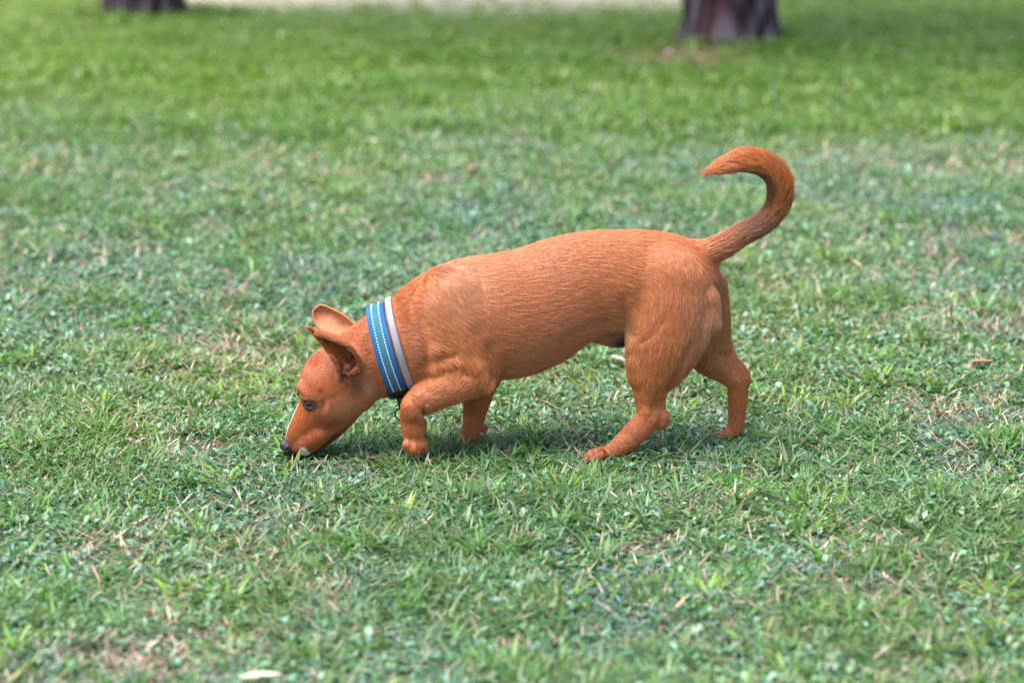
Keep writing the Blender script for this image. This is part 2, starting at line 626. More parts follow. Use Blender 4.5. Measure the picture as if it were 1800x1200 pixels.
def make_tree(tx, ty, rad, label, lean, seed, crown_r):
    root = bpy.data.objects.new('tree', None)
    COL.objects.link(root)
    gz = float(ground_z(tx, ty))
    root.location = (tx, ty, gz)
    tag(root, label, 'tree', 'trees at the back of the lawn')
    bpy.context.view_layer.update()
    # trunk: furrowed plates, flared foot
    na, nh = 220, 150
    H = 4.6
    V, C = [], []
    A = np.linspace(0, 2 * np.pi, na, endpoint=False)
    for k in range(nh):
        zz = H * (k / (nh - 1)) ** 1.6
        flare = 1 + 0.20 * math.exp(-zz / 0.09) + 0.10 * math.exp(-zz / 0.5)
        rr = rad * flare * (1 - 0.085 * zz) * 0.93
        ux = A * 9 / (2 * np.pi) * 2
        warp = fbm(np.cos(A) * 2 + 9 + seed, zz * 2.5 + np.sin(A) * 2 + 9, seed, 2)
        plates = np.abs(vnoise(A * 5.2 + warp * 2.2 + 40, np.full(na, zz * 2.6 + 9), seed + 3) * 2 - 1)
        plates = np.minimum(1, plates * 1.7)
        fine = fbm(A * 14 + 3, np.full(na, zz * 18 + 4), seed + 5, 3)
        lob = 0.035 * np.sin(3 * A + seed) + 0.05 * math.exp(-zz / 0.12) * np.sin(5 * A + 1.3 * seed)
        r_ = rr * (1 + lob) + 0.020 * (plates - 0.6) + 0.012 * (fine - 0.5)
        V.append(np.stack([tx + lean[0] * zz + r_ * np.cos(A), ty + lean[1] * zz + r_ * np.sin(A), np.full(na, gz - 0.06 + zz)], 1))
        patch = fbm(A * 2.2 + 13, np.full(na, zz * 3.5 + 8), seed + 9, 3)[:, None]
        red = 0.55 * sstep(0.56, 0.66, patch)
        c = np.array([[0.080, 0.062, 0.076]]) * (1 - red) + np.array([[0.095, 0.028, 0.026]]) * red
        c = c * (0.06 + 1.15 * plates[:, None] ** 1.3)          # darkened down in the furrows, grey plates
        C.append(c)
    V = np.concatenate(V)
    C = np.concatenate(C)
    i, j = np.meshgrid(np.arange(nh - 1), np.arange(na), indexing='ij')
    q_ = np.stack([i * na + j, i * na + (j + 1) % na, (i + 1) * na + (j + 1) % na, (i + 1) * na + j], -1).reshape(-1, 4)
    mesh_np('trunk', V, q_.ravel(), np.arange(len(q_)) * 4, np.full(len(q_), 4), m_bark, root, col=C)
    # limbs and leaves, high above the picture
    r0 = np.random.default_rng(seed)
    top = np.array([tx + lean[0] * H, ty + lean[1] * H, gz + H - 0.1])
    lv, lf, ends = [], [], []
    for k in range(7):
        az = 2 * np.pi * k / 7 + r0.random() * 0.6
        L_ = crown_r * (0.7 + 0.3 * r0.random())
        st = top - np.array([0, 0, 1.4 * r0.random()])
        prev = None
        for s in range(9):
            t = s / 8
            c_ = st + np.array([math.cos(az) * L_ * t, math.sin(az) * L_ * t, L_ * (0.9 * t - 0.25 * t * t)])
            rr = rad * 0.5 * (1 - 0.85 * t)
            base = len(lv)
            for m_ in range(8):
                th = 2 * np.pi * m_ / 8
                lv.append(c_ + rr * (math.cos(th) * np.array([-math.sin(az), math.cos(az), 0]) + math.sin(th) * np.array([-math.cos(az) * .6, -math.sin(az) * .6, .8])))
            if prev is not None:
                for m_ in range(8):
                    lf.append((prev + m_, prev + (m_ + 1) % 8, base + (m_ + 1) % 8, base + m_))
            prev = base
            if s >= 3:
                ends.append(c_)
    mesh_faces('limbs', np.array(lv), lf, m_bark, root, col=np.full((len(lv), 3), 0.11))
    ends = np.array(ends)
    ncl = 260
    cc = ends[r0.integers(0, len(ends), ncl)] + r0.normal(0, 0.45, (ncl, 3))
    nl = 26
    pts = np.repeat(cc, nl, 0) + r0.normal(0, 0.17, (ncl * nl, 3))
    n = len(pts)
    tone = np.repeat(np.exp(r0.normal(0, 0.25, (ncl, 1))), nl, 0)
    cl_ = np.array([[0.06, 0.115, 0.03]]) * tone * np.exp(r0.normal(0, 0.15, (n, 1)))
    cr = leafdisc_mesh('crown', pts[:, 0], pts[:, 1], pts[:, 2], 0.05 + 0.03 * r0.random(n), r0.random(n) * 6.28, r0.normal(0, 0.8, n), cl_, m_crown, asp=0.5)
    cr.parent = root
    cr.matrix_parent_inverse = root.matrix_basis.inverted()
    return root


make_tree(*tree_xy[0], TREES[0][2], 'thick tree with grey and reddish plated bark rising from a worn soil patch', (-0.01, 0.0), 5, 2.3)
make_tree(*tree_xy[1], TREES[1][2], 'dark brown tree trunk beside the pale sandy track with grass round its foot', (0.015, 0.0), 12, 2.3)

# shaggy grass round the trunks
xx, yy = [], []
for (tx_, ty_), (_, _, r_), k in zip(tree_xy, TREES, (420, 700)):
    a = rng.random(k) * 6.283
    d = r_ * 1.12 + np.abs(rng.normal(0, 0.16, k))
    xx.append(tx_ + d * np.cos(a) * 1.25)
    yy.append(ty_ + d * np.sin(a))
x, y = np.concatenate(xx), np.concatenate(yy)
n = len(x)
collar_grass = blade_mesh('long_grass', x, y, ground_z(x, y) - 0.002, 0.05 + 0.05 * rng.random(n), 0.006 + 0.004 * rng.random(n), rng.random(n) * 6.283, 0.1 + 0.4 * rng.random(n), rng.random(n) * 0.7,
                          pick(n, LUSH, LPROB) * 0.8, m_grass, twist=rng.normal(0, 0.6, n))
tag(collar_grass, 'longer unmown grass growing round the feet of the trunks', 'grass', kind='stuff')

# ------------------------------------------------------------------ dog: an implicit surface grown over the skeleton
VOX = 0.0018


class Field:
    def __init__(self, lo, hi, vox):
        self.lo = np.array(lo, float)
        self.vox = vox
        self.n = np.ceil((np.array(hi) - self.lo) / vox).astype(int) + 1
        self.f = np.full(self.n, 0.05, np.float32)

    def window(self, lo, hi):
        a = np.clip(np.floor((np.array(lo) - self.lo) / self.vox).astype(int), 0, self.n - 1)
        b_ = np.clip(np.ceil((np.array(hi) - self.lo) / self.vox).astype(int) + 1, 1, self.n)
        sl = tuple(slice(a[i], b_[i]) for i in range(3))
        ax = [(self.lo[i] + self.vox * np.arange(a[i], b_[i])).astype(np.float32) for i in range(3)]
        return sl, ax

    def merge(self, sl, d, k):
        f = self.f[sl]
        if k <= 0:
            self.f[sl] = np.minimum(f, d)
        else:
            h_ = np.maximum(k - np.abs(f - d), 0) / k
            self.f[sl] = np.minimum(f, d) - h_ * h_ * k * 0.25

    def cut(self, sl, d, k):
        f = self.f[sl]
        h_ = np.maximum(k - np.abs(f + d), 0) / k
        self.f[sl] = np.maximum(f, -d) + h_ * h_ * k * 0.25


def catmull(st, sub):
    st = np.asarray(st, float)
    if len(st) < 3:
        t = np.linspace(0, 1, sub + 1)[:, None]
        return st[0] * (1 - t) + st[1] * t
    e = np.vstack([2 * st[0] - st[1], st, 2 * st[-1] - st[-2]])
    res = []
    for i in range(1, len(e) - 2):
        for t in np.arange(sub) / sub:
            a, b_, c, d = e[i - 1], e[i], e[i + 1], e[i + 2]
            res.append(0.5 * (2 * b_ + (c - a) * t + (2 * a - 5 * b_ + 4 * c - d) * t * t + (3 * b_ - a - 3 * c + d) * t ** 3))
    res.append(st[-1])
    return np.array(res)


FLOW = []                          # segments that steer the coat: a, b, r, ratio, extra flow


def seg_dist(X, Y, Z, a, b_, ra, rb, ratio):
    yc = (a[1] + b_[1]) / 2
    Yq = (Y - yc) / ratio + yc
    ba = b_ - a
    ba = np.array([ba[0], ba[1] / ratio, ba[2]])
    ay = (a[1] - yc) / ratio + yc
    px_, py_, pz_ = X - a[0], Yq - ay, Z - a[2]
    t = np.clip((px_ * ba[0] + py_ * ba[1] + pz_ * ba[2]) / (ba @ ba + 1e-12), 0, 1)
    dx, dy, dz = px_ - ba[0] * t, py_ - ba[1] * t, pz_ - ba[2] * t
    return np.sqrt(dx * dx + dy * dy + dz * dz) - (ra + (rb - ra) * t), t


def chain(F, stations, k, sub=4, ratio=1.0, flow=True, shrink=2.0, cut=False, down=0.0):
    """stations: (px, py, y, radius px[, ratio])"""
    rows = []
    for s in stations:
        p = P(s[0], s[1], s[2])
        rows.append([*p, max(s[3] - shrink, 0.8) / PPM, s[4] if len(s) > 4 else ratio])
    R = catmull(rows, sub)
    R[:, 3] = np.maximum(R[:, 3], 0.0008)
    lo = (R[:, :3] - R[:, 3:4] * np.maximum(1, R[:, 4:5])).min(0) - k - 0.012
    hi = (R[:, :3] + R[:, 3:4] * np.maximum(1, R[:, 4:5])).max(0) + k + 0.012
    sl, ax = F.window(lo, hi)
    X, Y, Z = ax[0][:, None, None], ax[1][None, :, None], ax[2][None, None, :]
    D = np.full(F.f[sl].shape, 1.0, np.float32)
    for i in range(len(R) - 1):
        a, b_ = R[i], R[i + 1]
        # small window of this segment inside the chain's window
        rad = max(a[3], b_[3]) * max(1, a[4], b_[4]) + k + 0.012
        l2 = np.minimum(a[:3], b_[:3]) - rad
        h2 = np.maximum(a[:3], b_[:3]) + rad
        s2 = []
        for d_ in range(3):
            i0 = max(0, int((l2[d_] - ax[d_][0]) / F.vox))
            i1 = min(len(ax[d_]), int((h2[d_] - ax[d_][0]) / F.vox) + 2)
            s2.append(slice(i0, max(i0 + 1, i1)))
        d, _ = seg_dist(X[s2[0]], Y[:, s2[1]], Z[:, :, s2[2]], a[:3], b_[:3], a[3], b_[3], (a[4] + b_[4]) / 2)
        v = D[tuple(s2)]
        np.minimum(v, d, out=v)
        if flow:
            FLOW.append((a[:3], b_[:3], a[3], b_[3], (a[4] + b_[4]) / 2, down))
    if cut:
        F.cut(sl, D, k)
    else:
        F.merge(sl, D, k)


def balls(F, pts, rads, k, cut=False):
    pts = np.asarray(pts, float)
    rads = np.asarray(rads, float) * np.ones(len(pts))
    m = rads.max() + k + 0.008
    sl, ax = F.window(pts.min(0) - m, pts.max(0) + m)
    X, Y, Z = ax[0][:, None, None], ax[1][None, :, None], ax[2][None, None, :]
    D = np.full(F.f[sl].shape, 1.0, np.float32)
    for p, r in zip(pts, rads):
        s2 = []
        for d_ in range(3):
            i0 = max(0, int((p[d_] - m - ax[d_][0]) / F.vox))
            i1 = min(len(ax[d_]), int((p[d_] + m - ax[d_][0]) / F.vox) + 2)
            s2.append(slice(i0, max(i0 + 1, i1)))
        d = np.sqrt((X[s2[0]] - p[0]) ** 2 + (Y[:, s2[1]] - p[1]) ** 2 + (Z[:, :, s2[2]] - p[2]) ** 2) - r
        v = D[tuple(s2)]
        np.minimum(v, d, out=v)
    (F.cut if cut else F.merge)(sl, D, k)


def surface_nets(F, relax=3):
    f = F.f
    ins = f < 0
    nx_, ny_, nz_ = f.shape
    c = ins[:-1, :-1, :-1].astype(np.int8)
    tot = np.zeros((nx_ - 1, ny_ - 1, nz_ - 1), np.int8)
    for dx in (0, 1):
        for dy in (0, 1):
            for dz in (0, 1):
                tot += ins[dx:nx_ - 1 + dx, dy:ny_ - 1 + dy, dz:nz_ - 1 + dz]
    act = (tot > 0) & (tot < 8)
    I = np.argwhere(act)
    ids = np.full(act.shape, -1, np.int32)
    ids[act] = np.arange(len(I))
    cor = {}
    for dx in (0, 1):
        for dy in (0, 1):
            for dz in (0, 1):
                cor[(dx, dy, dz)] = f[I[:, 0] + dx, I[:, 1] + dy, I[:, 2] + dz]
    acc = np.zeros((len(I), 3))
    cnt_ = np.zeros(len(I))
    for p0 in cor:
        for d_ in range(3):
            if p0[d_] == 0:
                p1 = list(p0)
                p1[d_] = 1
                p1 = tuple(p1)
                va, vb = cor[p0], cor[p1]
                s = (va < 0) != (vb < 0)
                t = np.where(s, va / np.where(s, va - vb, 1), 0)
                pos = np.tile(np.array(p0, float), (len(I), 1))
                pos[:, d_] = t
                acc[s] += pos[s]
                cnt_[s] += 1
    V = F.lo + F.vox * (I + acc / cnt_[:, None])
    Q = []
    for d_ in range(3):
        e, g = [(1, 2), (2, 0), (0, 1)][d_]
        sl0 = [slice(None)] * 3
        sl1 = [slice(None)] * 3
        sl0[d_] = slice(0, -1)
        sl1[d_] = slice(1, None)
        ch = ins[tuple(sl0)] != ins[tuple(sl1)]
        K = np.argwhere(ch)
        K = K[(K[:, e] > 0) & (K[:, g] > 0) & (K[:, e] < f.shape[e] - 1) & (K[:, g] < f.shape[g] - 1)]
        flip = ins[K[:, 0], K[:, 1], K[:, 2]]
        quad = []
        for oe, og in ((-1, -1), (0, -1), (0, 0), (-1, 0)):
            M = K.copy()
            M[:, e] += oe
            M[:, g] += og
            quad.append(ids[M[:, 0], M[:, 1], M[:, 2]])
        quad = np.stack(quad, 1)
        quad[~flip] = quad[~flip][:, ::-1]
        Q.append(quad)
    Q = np.concatenate(Q)
    Q = Q[(Q >= 0).all(1)]
    # Laplacian relaxing
    E = np.concatenate([Q[:, [0, 1]], Q[:, [1, 2]], Q[:, [2, 3]], Q[:, [3, 0]]])
    for it in range(relax):
        for lam in (0.5, -0.45) if it < relax - 1 else (0.5,):
            s = np.zeros_like(V)
            c_ = np.zeros(len(V))
            for d_ in range(3):
                s[:, d_] = np.bincount(E[:, 0], V[E[:, 1], d_], len(V)) + np.bincount(E[:, 1], V[E[:, 0], d_], len(V))
            c_ = np.bincount(E[:, 0], minlength=len(V)) + np.bincount(E[:, 1], minlength=len(V))
            V = V + lam * (s / np.maximum(c_, 1)[:, None] - V)
    return V, Q


NEAR, FAR = 3.932, 4.062
lo_ = P(480, 830, 4.0) + np.array([0, -0.16, -0.03])
hi_ = P(1410, 250, 4.0) + np.array([0, 0.16, 0.02])
F = Field(lo_, hi_, VOX)
Y0 = 4.0
# trunk of the body, from the neck back to the rump
chain(F, [(700, 612, Y0, 76, .78), (735, 596, Y0, 84, .78), (775, 576, Y0, 98, .76), (825, 561, Y0, 107, .76), (880, 555, Y0, 111, .77), (930, 543, Y0, 108, .78), (985, 518, Y0, 101, .78),
          (1035, 500, Y0, 94, .78), (1085, 495, Y0, 92, .8), (1135, 494, Y0, 90, .82), (1175, 492, Y0, 80, .86), (1196, 492, Y0, 66, .9)], 0.02, ratio=.75, down=0.35)
# keel of the chest
chain(F, [(790, 612, Y0, 52), (850, 620, Y0, 40), (910, 615, Y0, 40), (960, 592, Y0, 42)], 0.03, ratio=.9, down=0.1)
# neck and skull
chain(F, [(596, 668, Y0, 58, .82), (625, 645, Y0, 62, .8), (660, 630, Y0, 72, .78), (705, 610, Y0, 77, .78)], 0.02)
chain(F, [(588, 672, Y0, 62, .86), (598, 688, Y0, 52, .95)], 0.015)
# cheek
chain(F, [(598, 698, Y0 - .022, 34, .8), (626, 692, Y0 - .020, 30, .8)], 0.026)
chain(F, [(598, 698, Y0 + .022, 34, .8), (626, 692, Y0 + .020, 30, .8)], 0.026)
# brow ridges
for sg in (-1, 1):
    chain(F, [(531, 680, Y0 + sg * .018, 11), (546, 690, Y0 + sg * .030, 11), (562, 697, Y0 + sg * .036, 9)], 0.012, flow=False)
# muzzle: upper jaw, lips, lower jaw.  Flow from the nose backwards
chain(F, [(518, 781, Y0, 17, .85), (527, 767, Y0, 26, .82), (541, 751, Y0, 34, .78), (558, 731, Y0, 41, .8), (578, 706, Y0, 50, .85)], 0.012)
chain(F, [(536, 787, Y0, 15, 1.1), (554, 773, Y0, 22, 1.0), (580, 751, Y0, 25, 1.0), (605, 722, Y0, 28, 1.0)], 0.008)
for sg in (-1, 1):
    chain(F, [(525, 787, Y0 + sg * .013, 11, .9), (540, 778, Y0 + sg * .019, 16, .85), (560, 764, Y0 + sg * .024, 18, .75)], 0.008)
# tail
chain(F, [(1205, 462, Y0, 34), (1230, 449, Y0, 29), (1262, 436, Y0 + .004, 24), (1300, 414, Y0 + .006, 20.5), (1335, 395, Y0 + .004, 20), (1358, 373, Y0, 20), (1369, 345, Y0 - .006, 21.5), (1367, 318, Y0 - .012, 21.5),
          (1349, 295, Y0 - .016, 21), (1320, 284, Y0 - .018, 20), (1293, 287, Y0 - .016, 17), (1269, 294, Y0 - .012, 11), (1252, 300, Y0 - .01, 5)], 0.018, shrink=3.5)
# near fore leg, lifted: shoulder, elbow, wrist, hanging paw
chain(F, [(795, 545, 3.952, 62, .55), (815, 590, 3.944, 58, .6), (835, 630, 3.938, 46, .75), (842, 655, 3.934, 36, .9), (825, 668, 3.932, 33), (793, 682, 3.931, 31), (764, 694, 3.931, 29), (741, 704, 3.931, 29),
          (729, 718, 3.931, 27), (726, 740, 3.931, 23), (728, 760, 3.931, 22), (731, 776, 3.931, 20)], 0.02, ratio=.9)
# upper arm muscle and point of the shoulder
chain(F, [(752, 600, 3.953, 40, .7), (790, 632, 3.944, 40, .75), (830, 655, 3.938, 34, .8)], 0.018, down=.2)
# toes of the lifted paw
for tx_, ty_, yo in ((718, 781, -.012), (729, 786, -.016), (741, 783, -.004), (728, 782, .012)):
    balls(F, [P(tx_, ty_, 3.931 + yo), P(tx_ + 2, ty_ + 5, 3.931 + yo)], [0.0115, 0.0095], 0.006)
# far fore leg, standing
chain(F, [(815, 590, 4.05, 55, .6), (846, 640, 4.058, 42, .8), (843, 680, FAR, 30), (837, 712, FAR, 24), (831, 742, FAR, 20), (826, 764, FAR, 18.5), (818, 779, FAR, 18), (806, 784, FAR, 14)], 0.018)
for tx_, ty_, yo in ((797, 786, -.018), (793, 787, -.006), (795, 786, .008), (801, 785, .018)):
    balls(F, [P(tx_ + 8, ty_ - 1, FAR + yo), P(tx_, ty_ + 1, FAR + yo)], [0.011, 0.0095], 0.006)
balls(F, [P(851, 752, FAR - .006)], [0.007], 0.008)                # carpal pad
# near hind leg: thigh, knee, hock, foot
chain(F, [(1180, 500, 3.955, 72, .62), (1172, 550, 3.946, 74, .62), (1163, 605, 3.938, 66, .66), (1150, 645, 3.934, 50, .75), (1140, 680, 3.932, 34, .85), (1137, 708, 3.931, 25), (1139, 733, 3.931, 26),
          (1122, 755, 3.930, 27), (1098, 777, 3.929, 24), (1074, 794, 3.929, 19), (1056, 799, 3.929, 15)], 0.020, ratio=.95, shrink=5.5)
chain(F, [(1225, 535, 3.96, 38, .75), (1222, 580, 3.945, 32, .7), (1192, 640, 3.938, 26, .7), (1168, 685, 3.932, 11), (1163, 712, 3.931, 9), (1163, 735, 3.931, 11), (1158, 744, 3.931, 10)], 0.009)   # hamstring to the heel
chain(F, [(1125, 560, 3.955, 26, .7), (1126, 610, 3.938, 25, .8), (1128, 650, 3.933, 24, .9)], 0.016, shrink=5)
for tx_, ty_, yo in ((1040, 801, -.018), (1034, 803, -.006), (1036, 801, .008), (1043, 799, .019)):
    balls(F, [P(tx_ + 16, ty_ - 4, 3.929 + yo), P(tx_ + 8, ty_ - 1, 3.929 + yo), P(tx_, ty_ + 2, 3.929 + yo)], [0.0115, 0.0125, 0.010], 0.007)
# far hind leg, stretched back
chain(F, [(1205, 510, 4.05, 66, .6), (1222, 560, 4.055, 58, .62), (1236, 600, 4.06, 46, .7), (1250, 630, FAR, 36, .8), (1273, 650, FAR, 27), (1294, 668, FAR, 24), (1297, 690, FAR, 21.5), (1296, 718, FAR, 19.5), (1294, 742, FAR, 18),
          (1289, 757, FAR, 17), (1277, 765, FAR, 13)], 0.02, ratio=.95, shrink=3.5)
chain(F, [(1272, 600, FAR, 12), (1288, 630, FAR, 11), (1306, 657, FAR, 13), (1308, 668, FAR, 12)], 0.008, flow=False)   # tendon and heel
chain(F, [(1245, 510, 4.045, 34, .8), (1258, 560, 4.055, 26, .8), (1262, 600, FAR, 20, .8)], 0.02)
for tx_, ty_, yo in ((1262, 767, -.017), (1257, 768, -.005), (1259, 767, .008), (1265, 766, .018)):
    balls(F, [P(tx_ + 13, ty_ - 3, FAR + yo), P(tx_ + 6, ty_, FAR + yo), P(tx_, ty_ + 2, FAR + yo)], [0.010, 0.0112, 0.009], 0.006)
# buttock fold and sheath
chain(F, [(1036, 588, 3.995, 13, .8), (1058, 595, 3.990, 12, .8), (1080, 597, 3.988, 14, .8), (1112, 585, 3.988, 16, .8)], 0.006, flow=False)


# ears: curved sheets
def ear(Lp, Tp, cup, thick, nsp=64):
    L_ = catmull([[*P(a, b_, c)] for a, b_, c in Lp], 8)
    T_ = catmull([[*P(a, b_, c)] for a, b_, c in Tp], 8)

    def res(A):
        s = np.concatenate([[0], np.cumsum(np.linalg.norm(np.diff(A, axis=0), axis=1))])
        return np.stack([np.interp(np.linspace(0, s[-1], nsp), s, A[:, i]) for i in range(3)], 1)
    L_, T_ = res(L_), res(T_)
    pts = []
    for k in range(nsp):
        wv = np.linalg.norm(T_[k] - L_[k])
        m = max(3, int(wv / 0.0011))
        for t in np.linspace(0, 1, m):
            p = L_[k] * (1 - t) + T_[k] * t
            p = p + np.array(cup) * (4 * t * (1 - t)) * min(1, wv / 0.03)
            pts.append(p)
    return np.array(pts)


near_ear = ear([(597, 664, 3.944), (588, 638, 3.936), (568, 609, 3.928), (541, 577, 3.921)],
               [(626, 660, 3.950), (633, 640, 3.938), (618, 613, 3.930), (583, 595, 3.925), (541, 574, 3.921)], (0.006, 0.030, 0.010), 0.003)
balls(F, near_ear, np.full(len(near_ear), 0.0022), 0.007)
near_ear_in = near_ear
far_ear = ear([(598, 600, 4.035), (572, 584, 4.050), (553, 566, 4.062), (550, 548, 4.068), (560, 538, 4.07)],
              [(632, 580, 4.042), (610, 558, 4.055), (590, 546, 4.064), (572, 538, 4.068), (562, 536, 4.07)], (0.004, 0.014, 0.002), 0.003)
balls(F, far_ear, np.full(len(far_ear), 0.0022), 0.006)
balls(F, [P(606, 652, 3.936), P(612, 655, 3.934), P(619, 654, 3.934), P(625, 650, 3.934), P(609, 646, 3.934)], [0.0055] * 5, 0.006)
ne = lambda *pp: catmull([[*P(a, b_, c)] for a, b_, c in pp], 12)
balls(F, ne((556, 586, 3.920), (585, 597, 3.921), (612, 609, 3.922), (630, 632, 3.929), (629, 655, 3.940)), 0.0036, 0.004)   # rolled rim
balls(F, ne((598, 660, 3.940), (604, 644, 3.944), (601, 626, 3.945)), 0.0030, 0.005)
balls(F, ne((612, 658, 3.936), (617, 640, 3.945), (611, 624, 3.946)), 0.0028, 0.005)
balls(F, ne((582, 626, 3.930), (592, 642, 3.934), (597, 662, 3.942)), 0.0034, 0.004)
# root of the near ear: a fold in front of the opening and behind it
balls(F, [P(598, 662, 3.953), P(606, 668, 3.951), P(617, 668, 3.951), P(627, 662, 3.954)], [0.006, 0.006, 0.006, 0.006], 0.010)
# crease of the mouth
chain(F, [(531, 804, 3.986, 2.6), (549, 795, 3.978, 2.6), (572, 778, 3.970, 2.8), (594, 757, 3.962, 2.4)], 0.004, flow=False, cut=True, shrink=0)
chain(F, [(531, 804, 4.014, 2.6), (549, 795, 4.022, 2.6), (572, 778, 4.030, 2.8), (594, 757, 4.038, 2.4)], 0.004, flow=False, cut=True, shrink=0)
# muscle grooves on the flank and thigh
# eye sockets
EYE_R = 0.0125
V, Q = surface_nets(F, 4)
bv = bvhtree.BVHTree.FromPolygons([tuple(v) for v in V], [tuple(q_) for q_ in Q])
hit = bv.ray_cast(Vector((0, 0, CAM_H)), Vector(P(544, 708, 4.0) - np.array([0, 0, CAM_H])).normalized())
eye_y = (hit[0].y if hit[0] is not None else 3.955 + float(hy(544))) - float(hy(544))


def on_skin(px, py):
    """where the near side of the body lies at a place of the side view (y before the skew)"""
    h_ = bv.ray_cast(Vector((0, 0, CAM_H)), Vector(P(px, py, 4.0) - np.array([0, 0, CAM_H])).normalized())
    if h_[0] is None:
        return 3.95
    return h_[0].y - float(hy(px))


def groove(pts, depth, r=8, sub=4):
    """a shallow crease between muscles, about depth mm deep"""
    k = depth * 0.004
    chain(F, [(a, b_, on_skin(a, b_) - r / PPM, r) for a, b_ in pts], k, sub=sub, flow=False, shrink=0, cut=True)


def ridge(pts, height, r=8, sub=4):
    """a tendon, bone or fold showing under the skin"""
    k = height * 0.004
    chain(F, [(a, b_, on_skin(a, b_) + r / PPM, r) for a, b_ in pts], k, sub=sub, flow=False, shrink=0)


ridge([(775, 500), (800, 520), (822, 560)], 3.0, 30)
ridge([(770, 612), (805, 628), (840, 642)], 2.5, 22)
ridge([(852, 660), (858, 672)], 3.0, 9)
ridge([(1240, 520), (1246, 560)], 3.0, 20)
ridge([(1118, 636), (1120, 660)], 2.5, 14)
ridge([(719, 712), (723, 724)], 2.5, 12)
ridge([(1166, 730), (1165, 742)], 2.5, 9)
ridge([(1135, 722), (1128, 740)], 1.5, 10)
groove([(742, 648), (765, 634), (795, 626)], 3.0, 7)
groove([(757, 668), (775, 655), (800, 648)], 1.6, 5)
groove([(862, 612), (869, 640), (872, 664)], 3.5, 9)
groove([(735, 565), (744, 605), (746, 640)], 2.2, 10)
groove([(645, 590), (652, 640), (664, 685)], 2.2, 8)
groove([(634, 668), (645, 690), (655, 710)], 1.8, 6)
groove([(1172, 560), (1148, 586), (1124, 602)], 1.0, 8)
groove([(1222, 600), (1196, 650), (1176, 688)], 2.5, 9)
groove([(1157, 692), (1153, 712), (1151, 728)], 2.0, 6)
groove([(1096, 530), (1100, 556), (1104, 588)], 3.0, 12)
groove([(1270, 622), (1286, 645), (1296, 660)], 2.0, 5)
groove([(1010, 590), (1040, 574), (1068, 570)], 2.0, 9)
groove([(750, 735), (746, 720), (752, 708)], 1.5, 5)
groove([(562, 690), (570, 706), (564, 722)], 1.6, 6)
groove([(722, 772), (724, 788)], 1.8, 2.5)
groove([(736, 772), (737, 789)], 1.8, 2.5)
groove([(1058, 800), (1040, 806)], 1.6, 2.5)
groove([(1062, 792), (1042, 797)], 1.6, 2.5)
V, Q = surface_nets(F, 3)
bv = bvhtree.BVHTree.FromPolygons([tuple(v) for v in V], [tuple(q_) for q_ in Q])
eye_y = on_skin(544, 708)
ec = P(545, 708, eye_y + EYE_R * 0.92)
ec2 = np.array([ec[0], 2 * (DOG_Y + float(hy(545))) - ec[1], ec[2]])
for c_, sg in ((ec, -1), (ec2, 1)):
    # lids: an almond ring round the ball
    al = []
    for th in np.linspace(0, 2 * np.pi, 40, endpoint=False):
        ex, ez = 0.0132 * math.cos(th), 0.0092 * math.sin(th) * (1 if math.sin(th) > 0 else 0.9)
        rot = math.radians(-32)
        ex, ez = ex * math.cos(rot) - ez * math.sin(rot), ex * math.sin(rot) + ez * math.cos(rot)
        dpt = math.sqrt(max(1e-6, (EYE_R + 0.001) ** 2 - min(ex * ex + ez * ez, (EYE_R) ** 2)))
        al.append(c_ + np.array([ex, sg * max(dpt, 0.005), ez]))
    balls(F, al, np.full(len(al), 0.0030), 0.006)
    balls(F, [c_], [EYE_R - 0.0006], 0.002, cut=True)
V, Q = surface_nets(F, 4)
EYE_LID = np.array(al)

EAR_TREE = kdtree.KDTree(len(near_ear) + len(far_ear))
for i_, q_ in enumerate(np.concatenate([near_ear, far_ear])):
    EAR_TREE.insert(Vector(q_), i_)
EAR_TREE.balance()


def on_ear(p, u, v):
    m = np.zeros(len(p), bool)
    for i in np.nonzero((u < 645) & (v < 672))[0]:
        m[i] = EAR_TREE.find(Vector(p[i]))[2] < 0.0042
    return m


# ------------------------------------------------------------------ coat colour, by place on the animal
BASE = np.array([0.47, 0.150, 0.046])


def srgb_mix(c, target, w):
    return c * (1 - w[:, None]) + np.array(target)[None] * w[:, None]


def polyd(u, v, pl):
    best = np.full(len(u), 1e9)
    tt = np.zeros(len(u))
    n_ = len(pl) - 1
    for i in range(n_):
        a, b_ = np.array(pl[i], float), np.array(pl[i + 1], float)
        d = b_ - a
        t = np.clip(((u - a[0]) * d[0] + (v - a[1]) * d[1]) / (d @ d), 0, 1)
        dd = np.hypot(u - a[0] - d[0] * t, v - a[1] - d[1] * t)
        m = dd < best
        best[m] = dd[m]
        tt[m] = (i + t[m]) / n_
    return best, tt


TAIL = [(1230, 449), (1262, 436), (1300, 414), (1335, 395), (1358, 373), (1369, 345), (1367, 318), (1349, 295), (1320, 284), (1293, 287), (1269, 294), (1243, 303)]


